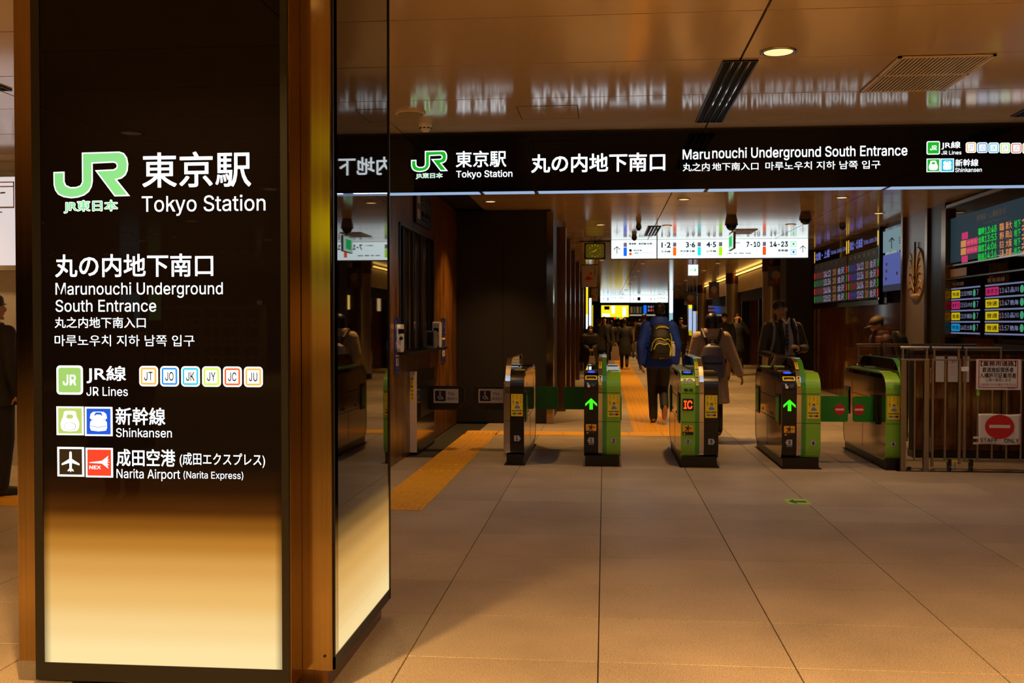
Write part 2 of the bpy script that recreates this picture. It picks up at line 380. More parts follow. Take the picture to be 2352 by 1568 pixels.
for nm, c, s in (('orange', 'ffb14a', 1), ('blue', '1f8ff0', 1), ('cyan', '20c4e8', 1), ('lime', 'b4f03c', 1), ('red', 'f0602a', 1), ('green', '8ec46a', 1), ('grass', 'a6c86a', 1),
                 ('royal', '0f52d8', 1), ('vermilion', 'f04028', 1), ('yellow', 'ffe020', 1.2), ('gold', 'ffcf6a', 1.5), ('signblue', '1468f0', 1.1), ('signorange', 'ff6a10', 1.1), ('signcyan', '22e0e0', 1.1),
                 ('signlime', 'a8f000', 1.1), ('signred', 'ff5010', 1.1), ('arrowgreen', '3cf01e', 1.1), ('readerblue', '2a54ff', 1.2), ('icorange', 'ff5a1c', 1.2), ('exitgreen', '10c060', 1.1),
                 ('led_green', '28d84c', 0.6), ('led_orange', 'f0a060', 0.6), ('led_pink', 'f04080', 0.55), ('screenblue', '5f6fc0', .55), ('paleblue', 'a6c8d8', .6), ('mauve', 'c8bce0', .3),
                 ('boardyellow', 'f0d818', 0.55), ('boardpink', 'e03080', 0.5), ('boardblue', '10a0e0', 0.6), ('boardmint', '50c890', 0.45), ('boardline', '98a4d8', 0.42), ('boardtext', 'a8aed8', 0.4),
                 ('periwinkle', '8c90e8', 0.5), ('dimgreen', '50704a', .35), ('dimred', '904038', .35), ('dimviolet', '5c48a0', .4), ('dimorange', 'b07850', .35), ('hotred', 'ff3020', 0.8), ('hotgreen', '40c010', 0.5),
                 ('amber', 'ffc83a', .9), ('mapwhite', 'e8dcd8', 1.0), ('shopwarm', 'ffd090', .9), ('posterblue', '9ad0e0', .8), ('postergreen', 'b0e070', .7)):
    MATS['E_' + nm] = E('lit_' + nm, c, s)
def EE(n): return MATS['E_' + n]
# ================================================================== STRUCTURE
# ---- floor: base slab, every near tile its own piece, the distance as one field
floor = structure(MB().box(-22, 14, -27, 74, -.12, -.012).build('floor', M_GROUT))
FX = [-.884 + .859 * k for k in range(-7, 8)]
FY = [4.41 + .659 * k for k in range(-1, 17)]
def tile_mesh(w, d, g=.0024, g2=.0016):
    mb = MB(); b = .002
    mb.add([(g, g2, -.012), (w - g, g2, -.012), (w - g, d - g2, -.012), (g, d - g2, -.012), (g, g2, -b), (w - g, g2, -b), (w - g, d - g2, -b), (g, d - g2, -b),
            (g + b, g2 + b, 0), (w - g - b, g2 + b, 0), (w - g - b, d - g2 - b, 0), (g + b, d - g2 - b, 0)],
           [(0, 1, 5, 4), (1, 2, 6, 5), (2, 3, 7, 6), (3, 0, 4, 7), (4, 5, 9, 8), (5, 6, 10, 9), (6, 7, 11, 10), (7, 4, 8, 11), (8, 9, 10, 11)])
    return mb
tile0 = tile_mesh(.859, .659).build('floor_tile', M_FLOOR, floor)
first = True
for j, y in enumerate(FY):
    for x in FX:
        if y > 10.5 and (x < -2.3 or x > 4.6): continue
        if y > 15.2 and x < -.9: continue
        o = tile0 if first else tile0.copy()
        if not first: COL.objects.link(o)
        first = False; o.location = (x, y, random.uniform(-.0006, 0))
far = MB(); base = tile_mesh(.859, .659)
def put(mb, src, x, y): mb.add([(p[0] + x, p[1] + y, p[2]) for p in src.v], src.f)
for j in range(-47, 96):
    y = 4.41 + .659 * j
    for k in range(-23, 15):
        x = -.884 + .859 * k
        if FY[0] - .1 <= y <= FY[-1] + .1 and FX[0] - .1 <= x <= FX[-1] + .1:
            if not (y > 10.5 and (x < -2.3 or x > 4.6)) and not (y > 15.2 and x < -.9): continue
        if y > 10 and (x < -2.3 or x > 5.2): continue
        put(far, base, x, y)
o = far.build('distant_floor_tiles', M_FLOOR, floor); o['kind'] = 'stuff'

# ---- ceiling: dark void above, satin metal panels below it
ceil = structure(MB().box(-22, 14, -27, 74, HC + .03, HC + .2).build('ceiling', M_GAP))
CX = [-9.7, -7.05, -4.4, -1.80, .87, 3.40, 6.0, 8.6]
pm = {}
def panel(x0, x1, y0, y1):
    k = (round(x1 - x0, 3), round(y1 - y0, 3)); g = .007
    if k not in pm:
        o = MB().box(g, k[0] - g, g, k[1] - g, 0, .02).build('ceiling_panel', M_CEIL, ceil); pm[k] = o.data
    else:
        o = bpy.data.objects.new('ceiling_panel', pm[k]); COL.objects.link(o); o.parent = ceil
    o.location = (x0, y0, HC + random.uniform(0, .0008))
for j in range(-1, 22):
    y = 5.54 + .994 * j
    for a, b in zip(CX, CX[1:]):
        if y > 9.2 and (b < -1.7 or a > 4.0): 
            continue
        panel(a, b, y, y + .994)
st = MB()
for j in range(-33, 69):
    y = 5.54 + .994 * j
    for a, b in zip([-20.2, -17.6, -15, -12.3] + CX, [-17.6, -15, -12.3] + CX + [11.2]):
        if -1 <= j < 22 and a >= -9.7 and b <= 8.61 and not (y > 9.2 and (b < -1.7 or a > 4.0)): continue
        if y > 9.9 and (b < -1.7 or a > 5.9): continue
        st.box(a + .007, b - .007, y + .007, y + .987, HC, HC + .02)
o = st.build('distant_ceiling_panels', M_CEIL, ceil); o['kind'] = 'stuff'

# ---- walls
# booth wall (stone, with the ticket window opening)
LX = -2.22
wa = at(916, 509, X=LX); wb = at(995, 548, X=LX); wz0 = at(916, 808, X=LX).z; wz1 = wa.z
wy0, wy1 = wa.y, wb.y
mb = MB(); T = .25
mb.box(LX - T, LX, 9.98, wy0, 0, HC); mb.box(LX - T, LX, wy1, 14.9, 0, HC)
mb.box(LX - T, LX, wy0, wy1, 0, wz0); mb.box(LX - T, LX, wy0, wy1, wz1, HC)
structure(mb.build('wall_left', M_STONE))
structure(MB().box(-14, LX - T, 9.98, 10.2, 0, HC).build('wall_concourse_left', M_GREYW))
mb = MB(); mb.box(-5.2, LX - T, 12.0, 12.15, 0, HC); mb.box(-4.2, -4.05, 10.2, 12.0, 0, HC)
structure(mb.build('wall_booth_interior', M_DARKW))
# dark front wall with a slim vertical joint and a steel corner
dw = structure(MB().box(LX - T, -.80, 14.9, 15.15, 0, HC).build('wall_back', M_DARKW))
for a, b in ((LX + .01, -1.52), (-1.51, -.86)): MB().box(a, b, 14.88, 14.9, .02, HC - .02).build('wall_panel', M_DARKW, dw)
MB().box(-.86, -.76, 14.86, 15.15, 0, HC - .03).build('corner_trim', M_STEELB, dw)
wl = structure(MB().box(-1.05, -.80, 15.15, 72, 0, HC).build('wall_far_left', M_DARKW))
for i, y in enumerate((17.0, 19.4, 22.5, 26.5, 31.5, 37.5, 45, 54)):
    MB().box(-.80, -.66, y, y + .35, 0, HC - .05).build('pilaster', M_BRONZE2, wl)
    MB().box(-.80, -.72, y + .5, y + 1.6, .1, 2.35).build('wall_panel', M_POLST, wl)
# right wall with the boards
RX = 4.9
wr = structure(MB().box(RX, RX + .3, 10.5, 23.6, 0, HC).build('wall_right', M_DARKW))
for a, b in ((13.0, 14.0), (16.3, 18.6), (18.61, 20.9), (20.91, 23.45)):
    MB().box(RX - .03, RX, a, b, 0, 1.85).build('wall_panel', M_POLST, wr)
MB().box(RX - .04, RX, 10.5, 12.98, 0, 1.25).build('wall_panel', M_DARKW, wr)
structure(MB().box(RX + .3, 14, 10.5, 10.8, 0, HC).build('wall_concourse_right', M_DARKW))
w2 = structure(MB().box(4.2, RX, 23.6, 24.4, 0, HC).build('wall_inner_right', M_DARKW))
MB().box(4.80, 4.9, 23.5, 23.6, 0, HC - .02).build('corner_trim', M_BRONZE2, w2)
structure(MB().box(5.3, 5.6, 24.4, 72, 0, HC).build('wall_far_right', M_POLST))
structure(MB().box(-1.05, 5.6, 72, 72.3, 0, HC).build('wall_far_end', M_DARKW))
structure(MB().box(-22, 14, -27.3, -27, 0, HC).build('wall_behind', M_DARKW))
structure(MB().box(-22.3, -22, -27, 10, 0, HC).build('wall_side_left', M_DARKW))
structure(MB().box(14, 14.3, -27, 10.8, 0, HC).build('wall_side_right', M_DARKW))
structure(MB().box(-22, -14, 9.98, 10.2, 0, HC).build('wall_concourse_far_left', M_GREYW))

# ---- tactile paving
def bar_tile(w, d, nb, along='y'):
    mb = MB(); mb.box(0, w, 0, d, 0, .003)
    for i in range(nb):
        c = w * (i + .5) / nb; h = w / nb * .30
        mb.add([(c - h, .012, .003), (c + h, .012, .003), (c + h, d - .012, .003), (c - h, d - .012, .003), (c - h * .5, .018, .0085), (c + h * .5, .018, .0085), (c + h * .5, d - .018, .0085), (c - h * .5, d - .018, .0085)],
               [(0, 1, 5, 4), (1, 2, 6, 5), (2, 3, 7, 6), (3, 0, 4, 7), (4, 5, 6, 7)])
    return mb
def dot_tile(w, d, n):
    mb = MB(); mb.box(0, w, 0, d, 0, .003)
    for i in range(n):
        for j in range(int(n * d / w)):
            c = (w * (i + .5) / n, w / n * (j + .5)); mb.cone((*c, .003), (*c, .008), w / n * .28, w / n * .18, 6)
    return mb
def tact(kind, x, y, rot=0):
    global TM
    if kind not in TM:
        src = {'bar': lambda: bar_tile(.444, .444, 6), 'dot': lambda: dot_tile(.444, .33, 8), 'wide': lambda: bar_tile(.53, .53, 7)}[kind]()
        o = src.build('tactile_tile', M_TACT, floor); TM[kind] = o.data
    else:
        o = bpy.data.objects.new('tactile_tile', TM[kind]); COL.objects.link(o); o.parent = floor
    o.location = (x, y, .0005); o.rotation_euler = (0, 0, rot); return o
TM = {}
tact('dot', -1.90, 7.86)
y = 8.195
while y < 13.3: tact('bar', -1.90, y); y += .447
for k in range(6): tact('dot' if k == 5 else 'bar', -1.90 + .444 + .447 * k, 13.35, R(90)) if 0 else None
x = -1.90
while x < .9: tact('bar', x + .444, 13.35, R(90)); x += .447
y = 13.8
while y < 33: tact('wide', .40, y); y += .533
bt = MB()
while y < 62:
    for v, f in [(bar_tile(.53, .53, 4).v, bar_tile(.53, .53, 4).f)]: bt.add([(p[0] + .40, p[1] + y, p[2]) for p in v], f)
    y += .533
o = bt.build('distant_tactile_tiles', M_TACT, floor); o['kind'] = 'stuff'
# tactile strip of the open hall, far side of the sign pillar
for k in range(9): tact('bar', -4.6 - .447 * k, 7.75, R(90))

# ---- ceiling lights
FIX = {}
def downlight(x, y, p, lit=True, r=.09):
    if r not in FIX:
        t = thing('downlight', 'x', 'ceiling light', (0, 0, HC))
        mb = MB(); n = 28
        mb.lathe((0, 0, 0), [(r * 1.02, .004), (r * 1.25, .0), (r * 1.27, -.006), (r * 1.05, -.010), (r * .98, -.002)], n); a = mb.build('trim_ring', M_STEEL, t, local=True, smooth=True)
        mb = MB(); mb.cone((0, 0, -.006), (0, 0, -.003), r * .98, r * .98, n); b = mb.build('lens', E_LAMP, t, local=True)
        a.location = b.location = (0, 0, 0); FIX[r] = t; o = t
    else:
        o = FIX[r].copy(); COL.objects.link(o)
        for ch in FIX[r].children:
            c = ch.copy(); COL.objects.link(c); c.parent = o
    o.location = (x, y, HC)
    if p: lamp_light(x, y, p)
    return o
for (x, y, p, k) in LAMPS:
    o = downlight(x, y, p, r=.09 if y < 12 else .07)
    if (x, y) == (1.08, 6.38): lb = 'round warm downlight in the nearer ceiling between the black slot and the brown grille'
    elif y < 6.5: lb = 'round warm downlight in the ceiling of the open hall in front of the gates'; 
    elif y < 10.2: lb = 'round warm downlight hidden above the ticket gates behind the black overhead sign'
    elif (x, y) == (-1.58, 13.79): lb = 'warm downlight just under the overhead sign by the dark wall'
    elif (x, y) == (1.08, 13.79): lb = 'warm downlight just under the overhead sign beside the hanging camera pod'
    elif (x, y) == (3.18, 13.79): lb = 'warm downlight just under the overhead sign before the departure boards'
    elif x == -.07 and y < 20: lb = 'small warm downlight above the hanging clock'
    elif x == -.07: lb = 'warm downlight directly below the hanging clock'
    elif x == 4.2: lb = 'small warm downlight near the palm relief wall'
    elif y < 28: lb = 'warm downlight reflected around the white platform sign'
    else:
        ys = [28.5, 32.3, 36.0, 39.7, 43.4, 50.8, 58.2, 65.6]; n_ = ('nearest', 'second', 'third', 'fourth', 'fifth', 'sixth', 'seventh', 'farthest')[ys.index(y)]
        lb = n_ + ' warm downlight in the receding row ' + ('left' if x < 2 else 'right') + ' of the green arrow sign'
    g = 'open hall downlights' if y < 6.5 else 'downlights above the gates' if y < 10.2 else 'downlights of the inner concourse'
    props(o, lb, 'ceiling light', g)
# clusters of four small lamps in the hall behind, seen only mirrored
for cx, cy in ((-8.7, -15.6), (-13.4, -15.6), (-8.7, -11.0), (-4.5, -18.5), (-13.4, -20.5)):
    for dx in (-.17, .17):
        for dy in (-.25, .25):
            o = downlight(cx + dx * 1.6, cy + dy * 1.6, 0, r=.07)
            props(o, 'small warm lamp of a four-lamp cluster mirrored in the black pillar glass', 'ceiling light', 'clustered lamps behind the camera')

# ---- ceiling fittings
def slot_diffuser(x, y0, y1, w, label):
    t = thing('linear_air_diffuser', label, 'air vent', (x, y0, HC), group='linear ceiling diffusers')
    MB().box(x - w / 2, x + w / 2, y0, y1, HC - .003, HC - .001).build('backing', M_GAP, t)
    mb = MB(); 
    for s in (-1, 1): mb.box(x + s * w / 2 - .006, x + s * w / 2 + .006, y0, y1, HC - .012, HC - .001)
    mb.box(x - w / 2, x + w / 2, y0, y0 + .012, HC - .012, HC - .001); mb.box(x - w / 2, x + w / 2, y1 - .012, y1, HC - .012, HC - .001); mb.build('frame', M_BLACK, t)
    for i in range(3):
        c = x - w / 2 + w * (i + 1) / 4
        MB().prism([(c - .007, HC - .002), (c + .007, HC - .002), (c + .003, HC - .014), (c - .003, HC - .014)], y0 + .01, y1 - .01, 'y').build('blade', M_BLACK, t)
        MB().box(c + .010, c + .016, y0 + .01, y1 - .01, HC - .008, HC - .004).build('louvre', M_CHROME, t)
slot_diffuser(.872, 6.56, 8.52, .215, 'long black slot vent with three blades beside the downlight')
slot_diffuser(3.42, 7.6, 8.52, .215, 'black slot vent cut off at the far right of the ceiling')
slot_diffuser(.872, 11.6, 12.6, .16, 'short black slot vent just below the overhead sign')
slot_diffuser(-4.40, 5.6, 6.9, .215, 'black slot vent in the ceiling seen past the outer edge of the sign pillar')
slot_diffuser(.872, 17.6, 19.4, .22, 'pale slatted slot vent in front of the first platform sign')
def grille(x0, x1, y0, y1, label, n=22):
    t = thing('ceiling_grille', label, 'air vent', ((x0 + x1) / 2, (y0 + y1) / 2, HC), group='square return air grilles')
    MB().box(x0, x1, y0, y1, HC - .004, HC - .001).build('backing', M_GAP, t)
    ym = (y0 + y1) / 2
    mb = MB(); b = .022
    mb.box(x0, x0 + b, y0, y1, HC - .012, HC - .001); mb.box(x1 - b, x1, y0, y1, HC - .012, HC - .001)
    mb.box(x0, x1, y0, y0 + b, HC - .012, HC - .001); mb.box(x0, x1, y1 - b, y1, HC - .012, HC - .001); mb.box(x0, x1, ym - b / 2, ym + b / 2, HC - .012, HC - .001)
    mb.build('frame', M_CREAM, t)
    for h, (a, c) in enumerate(((y0 + b, ym - b / 2), (ym + b / 2, y1 - b))):
        for i in range(n):
            x = x0 + b + (x1 - x0 - 2 * b) * (i + .5) / n
            MB().box(x - .0055, x + .0055, a, c, HC - .012, HC - .003).build('slat', M_CREAM, t)
grille(1.86, 2.46, 6.56, 7.52, 'large brown slatted double grille in the nearer ceiling')
grille(1.86, 2.46, 12.0, 12.9, 'slatted grille seen edge-on just under the overhead sign', 12)
grille(2.35, 2.75, 18.3, 19.2, 'dark grille above the platform numbers sign', 8)
t = thing('access_hatch', 'thin rectangular access hatch outlined in the ceiling panel', 'hatch', (-.45, 8.0, HC))
mb = MB(); x0, x1, y0, y1 = -.69, -.21, 7.80, 8.30; b = .006
for q in ((x0, x0 + b, y0, y1), (x1 - b, x1, y0, y1), (x0, x1, y0, y0 + b), (x0, x1, y1 - b, y1)): mb.box(*q, HC - .0015, HC)
mb.build('hatch_joint', M_GAP, t); MB().box(x0 + b, x1 - b, y0 + b, y1 - b, HC - .0012, HC).build('hatch_cover', M_CEIL, t)
t = thing('ceiling_speaker', 'round olive speaker disc flush in the ceiling next to the pillar', 'speaker', (-1.56, 7.95, HC))
MB().lathe((-1.56, 7.95, HC), [(.125, 0), (.125, -.012), (.108, -.016)], 32).build('rim', M_CREAM, t, smooth=False)
MB().cone((-1.56, 7.95, HC - .02), (-1.56, 7.95, HC - .012), .104, .106, 32).build('mesh_cover', mat('olive_mesh', (.30, .25, .10), .7, var=.3, scale=220), t)
t = thing('smoke_detector', 'small white domed smoke detector under the ceiling by the pillar', 'smoke detector', (-1.52, 8.4, HC))
MB().lathe((-1.52, 8.4, HC), [(.056, 0), (.056, -.02), (.048, -.03)], 24).build('base', M_WHITE, t)
MB().lathe((-1.52, 8.4, HC), [(.046, -.03), (.046, -.045), (.040, -.05), (.030, -.066), (.012, -.070)], 24).build('sensor_head', M_WHITE, t)
mb = MB()
for i in range(8): a = R(45 * i); mb.box(-1.52 + .046 * math.cos(a) - .008, -1.52 + .046 * math.cos(a) + .008, 8.4 + .046 * math.sin(a) - .008, 8.4 + .046 * math.sin(a) + .008, HC - .046, HC - .038)
mb.build('vent_slot', M_BLACK, t)

# ================================================================== SIGN PILLAR
CX0, CX1, CY0, CY1 = at(42, 1400, Y=3.92).x, at(763, 1400, Y=3.92).x, 3.92, 5.02
zb = at(725, 1540, Y=3.92).z; BZ = zb
FY0 = 3.765
fx0, fx1 = at(76, 800, Y=FY0).x, at(663, 800, Y=FY0).x
pil = thing('sign_pillar', 'square bronze pillar with backlit black station sign glass and glowing foot', 'sign pillar', ((CX0 + CX1) / 2, 4.45, 0), kind='thing')
MB().box(CX0 + .09, CX1 - .035, CY0 + .06, CY1 - .06, 0, BZ + .01).build('plinth', M_BRONZE2, pil)
MB().box(CX0 + .10, CX1 - .05, CY0 + .12, CY1 - .1, BZ, HC).build('core', M_GAP, pil)
# bronze corner casings: four L-shaped posts
cw = fx0 - CX0; cw2 = CX1 - fx1
for (a, b, c, d) in ((CX0, fx0 + .0, CY0, CY0 + .13), (fx1, CX1, CY0, CY0 + .10), (CX0, CX0 + .13, CY1 - .12, CY1), (CX1 - .13, CX1 - .002, CY1 - .03, CY1)):
    MB().box(a, b, c, d, BZ, HC).build('corner_casing', M_BRONZE, pil, bevel=.004)
# protruding front case: bronze jambs, black reveal, black glass
j = .05
for a, b in ((fx0 - .002, fx0 + .014), (fx1 - .014, fx1 + .002)):
    MB().box(a, b, FY0 + .012, CY0 + .02, BZ - .02, HC).build('case_side', M_BRONZE, pil, bevel=.002)
MB().box(fx0 + .014, fx1 - .014, FY0 + .02, CY0 + .02, BZ - .02, BZ + .03).build('case_sill', M_BLACK, pil)
bz = at(360, 1528, Y=FY0).z
mb = MB(); gx0, gx1 = at(97, 800, Y=FY0).x, at(646, 800, Y=FY0).x
mb.box(fx0 + .002, gx0, FY0 - .004, FY0 + .03, BZ - .015, HC); mb.box(gx1, fx1 - .002, FY0 - .004, FY0 + .03, BZ - .015, HC); mb.box(gx0, gx1, FY0 - .004, FY0 + .03, BZ - .015, bz)
mb.build('sign_frame', M_BLACK, pil)
def zz(y): return at(370, y, Y=FY0).z
stops = [(0, 'ffe6a8'), (zz(1500), 'fde3a2'), (zz(1440), 'f8d28c'), (zz(1370), 'eab868'), (zz(1300), 'd89e4e'), (zz(1250), 'b97c2c'), (zz(1205), '875012'), (zz(1170), '482304'), (zz(1120), '1e0700'), (zz(1060), '000000')]
MB().box(gx0, gx1, FY0, FY0 + .02, bz, HC).build('sign_glass', backlit('backlit_front_glass', stops, 1.0, gx0, gx1, 0, .03), pil)
PF = PFace(FY0, pil)
# logo
JRP = [(345, 262), (418, 260), (418, 325), (428, 347), (455, 360), (490, 360), (518, 350), (530, 328), (530, 140), (770, 137), (800, 147), (820, 175), (828, 215), (824, 260), (810, 290), (785, 310), (755, 318),
       (838, 423), (738, 424), (613, 254), (733, 250), (750, 240), (754, 228), (748, 214), (733, 208), (600, 212), (600, 325), (593, 360), (575, 392), (545, 415), (505, 428), (460, 433), (410, 425), (375, 408), (355, 380), (346, 345)]
JRU = [((x - 345) / 493, (433 - y) / 296) for x, y in JRP]
def rail_logo(F, u0, v0, u1, v1, green, white=None, ins=.017):
    white = white or E_TXT
    P = [(u0 + (u1 - u0) * a, v0 + (v1 - v0) * b) for a, b in JRU]
    F.poly(P, white, .0015, name='logo_outline'); F.poly(inset(P, ins * (u1 - u0)), green, .0025, name='logo_fill')
rail_logo(PF, *PF.box(123, 349, 299, 455), E_LOGO)
PF.tx('JR東日本', 146, 459, 272, 490, E_TXT, .055); PF.tx('JR東日本', 148, 461, 270, 488, E_LOGO, .012, h=.0025)
PF.tx('東京駅', 327, 348, 577, 430, E_TXT, .013)
PF.tx('Tokyo Station', 326, 448, 610, 495, E_TXT, .004)
PF.tx('丸の内地下南口', 127, 583, 490, 636, E_TXT, .018)
PF.tx('Marunouchi Underground', 128, 648, 512, 684, E_TXT, .004)
PF.tx('South Entrance', 128, 688, 359, 716, E_TXT, .004)
PF.tx('丸之内地下南入口', 126, 728, 335, 753, E_TXT, .01)
PF.tx('마루노우치 지하 남쪽 입구', 126, 769, 447, 795, E_TXT, .004)
PF.tx('JR線', 199, 840, 290, 880, E_TXT, .016)
PF.tx('JR Lines', 199, 888, 294, 909, E_TXT, .004)
PF.tx('新幹線', 266, 935, 380, 976, E_TXT, .016)
PF.tx('Shinkansen', 267, 983, 395, 1004, E_TXT, .004)
PF.tx('成田空港', 268, 1031, 403, 1071, E_TXT, .018)
PF.tx('(成田エクスプレス)', 413, 1040, 609, 1073, E_TXT, .01)
PF.tx('Narita Airport', 268, 1077, 414, 1104, E_TXT, .004)
PF.tx('(Narita Express)', 422, 1082, 559, 1103, E_TXT, .003)
def line_icons(F, px0, py0, w, h, gap, items, ink, dim=1, r=.2, part='line_symbol'):
    for i, (t, c) in enumerate(items):
        x0 = px0 + i * (w + gap); y0 = py0 + i * .35
        b = F.box(x0, y0, x0 + w, y0 + h); W_ = b[2] - b[0]; par = F.parent
        o = F.rect(*b, E_TXT, h=.0012, r=r * W_, name=part)
        F.rect(b[0] + .09 * W_, b[1] + .09 * W_, b[2] - .09 * W_, b[3] - .09 * W_, EE(c), h=.002, r=r * .6 * W_, name='coloured_border')
        F.rect(b[0] + .18 * W_, b[1] + .18 * W_, b[2] - .18 * W_, b[3] - .18 * W_, E_TXT, h=.0028, name='symbol_field')
        F.text(t, b[0] + .28 * W_, b[1] + .30 * W_, b[2] - .28 * W_, b[3] - .30 * W_, ink, .006, h=.0034)
ICO = [('JT', 'orange'), ('JO', 'blue'), ('JK', 'cyan'), ('JY', 'lime'), ('JC', 'red'), ('JU', 'orange')]
line_icons(PF, 320, 840, 43.5, 47, 4.6, ICO, M_SINK)
def jr_badge(F, b, green):
    W_ = b[2] - b[0]
    F.rect(*b, E_TXT, h=.0012, r=.14 * W_, name='badge_border'); F.rect(b[0] + .08 * W_, b[1] + .08 * W_, b[2] - .08 * W_, b[3] - .08 * W_, green, h=.002, r=.08 * W_, name='badge_field')
    F.text('JR', b[0] + .25 * W_, b[1] + .33 * W_, b[2] - .25 * W_, b[3] - .33 * W_, E_TXT, .02, h=.003)
jr_badge(PF, PF.box(130, 839, 191, 906), EE('green'))
def train_icon(F, b, c, kind):
    W_, H_ = b[2] - b[0], b[3] - b[1]
    def U(p): return [(b[0] + W_ * (.5 + x), b[1] + H_ * y) for x, y in p]
    F.rect(*b, E_TXT, h=.0012, name='symbol_border'); F.rect(b[0] + .07 * W_, b[1] + .06 * H_, b[2] - .07 * W_, b[3] - .06 * H_, c, h=.002, name='symbol_field')
    if kind == 0:
        half = [(.0, .85), (.17, .84), (.22, .80), (.24, .66), (.31, .52), (.345, .40), (.32, .24), (.24, .15), (.0, .13)]
        pts = half + [(-x, y) for x, y in half[::-1][1:-1]]
        F.poly(U(pts), E_TXT, .0028, name='train_front')
        F.poly(U([(-.10, .72), (.10, .72), (.13, .63), (.08, .58), (-.08, .58), (-.13, .63)]), c, .0034, name='train_windscreen')
        e = [(.22 * math.cos(R(a)), .31 + .14 * math.sin(R(a))) for a in range(0, 360, 20)]; e2 = [(x * .94, .31 + (y - .31) * .93) for x, y in e]
        F.poly(U(e), EE('dimgreen'), .0034, name='nose_line'); F.poly(U(e2), E_TXT, .004, name='train_nose')
    else:
        half = [(.0, .84), (.19, .83), (.28, .76), (.31, .62), (.24, .55), (.30, .48), (.31, .30), (.27, .19), (.0, .16)]
        F.poly(U(half + [(-x, y) for x, y in half[::-1][1:-1]]), E_TXT, .0028, name='train_front')
        F.poly(U([(-.10, .81), (.10, .81), (.15, .70), (.11, .70), (.08, .74), (-.08, .74), (-.11, .70), (-.15, .70)]), c, .0034, name='train_windscreen')
        F.poly(U([(-.30, .36), (0, .31), (.30, .36), (.30, .345), (0, .295), (-.30, .345)]), c, .0034, name='nose_line')
        F.poly(U([(-.24, .565), (-.12, .53), (-.24, .545)]), c, .0034, name='nose_line'); F.poly(U([(.24, .565), (.12, .53), (.24, .545)]), c, .0034, name='nose_line')
train_icon(PF, PF.box(130, 933, 193, 999), EE('grass'), 0); train_icon(PF, PF.box(195, 934, 259, 1001), EE('royal'), 1)
def plane_icon(F, b):
    W_, H_ = b[2] - b[0], b[3] - b[1]
    U = lambda p: [(b[0] + W_ * (.5 + x), b[1] + H_ * y) for x, y in p]
    F.rect(*b, E_TXT, h=.0012, name='symbol_border'); F.rect(b[0] + .08 * W_, b[1] + .07 * H_, b[2] - .08 * W_, b[3] - .07 * H_, M_INK, h=.002, name='symbol_field')
    half = [(.0, .86), (.045, .82), (.05, .60), (.33, .44), (.33, .38), (.05, .46), (.045, .28), (.11, .22), (.11, .17), (.03, .20), (0, .14)]
    F.poly(U(half + [(-x, y) for x, y in half[::-1][1:-1]]), E_TXT, .0028, name='aeroplane')
plane_icon(PF, PF.box(132, 1026, 194, 1094))
b = PF.box(197, 1028, 260, 1096); W_, H_ = b[2] - b[0], b[3] - b[1]; U = lambda p: [(b[0] + W_ * x, b[1] + H_ * y) for x, y in p]
PF.rect(*b, E_TXT, h=.0012, name='symbol_border'); PF.rect(b[0] + .07 * W_, b[1] + .06 * H_, b[2] - .07 * W_, b[3] - .06 * H_, EE('vermilion'), h=.002, name='symbol_field')
PF.poly(U([(.14, .51), (.60, .565), (.84, .74), (.80, .60), (.87, .62), (.78, .54), (.90, .52), (.78, .50), (.87, .42), (.80, .44), (.84, .30), (.60, .47), (.14, .49)]), E_TXT, .0028, name='arrow_plane')
PF.text('NEX', b[0] + .14 * W_, b[1] + .28 * H_, b[0] + .56 * W_, b[1] + .40 * H_, E_TXT, .02, h=.0028)
# right-hand mirror glass
sx = CX1
y0g, y1g = CY0 + .02, CY1 - .02
def zs(y): return at(830, y, X=sx).z
zg = at(893, 1362, X=sx).z
stops2 = [(0, 'fbe0a4'), (zs(1420), 'f8dc9c'), (zs(1330), 'e6bc74'), (zs(1270), 'd4a458'), (zs(1215), 'a87c3c'), (zs(1180), '6e5020'), (zs(1145), '2c1c0a'), (zs(1110), '0c0702'), (zs(1060), '000000')]
m_side = backlit('backlit_side_glass', stops2, .95, y0g, y1g, 1, .03); m_side.node_tree.nodes['Principled BSDF'].inputs['IOR'].default_value = 2.1
MB().box(sx - .03, sx, y0g + .015, y1g - .012, zg + .02, HC - .06).build('side_glass', m_side, pil)
mb = MB(); 
mb.box(sx - .03, sx + .004, y0g, y0g + .015, zg - .03, HC); mb.box(sx - .03, sx + .006, y1g - .012, y1g, zg - .03, HC)
mb.box(sx - .03, sx + .004, y0g, y1g, zg - .03, zg + .02); mb.box(sx - .03, sx + .004, y0g, y1g, HC - .06, HC); mb.build('side_frame', M_BLACK, pil)
MB().box(CX0, CX0 + .03, y0g, y1g, zg, HC).build('side_glass', M_MIRROR, pil)
MB().box(CX0 + .13, CX1 - .13, CY1 - .03, CY1 - .002, zg, HC).build('rear_glass', M_MIRROR, pil)
p = at(746, 1506, Y=CY0); MB().cone((p.x, p.y, p.z), (p.x, p.y - .003, p.z), .006, .006, 12).build('screw', M_BLACK, pil)

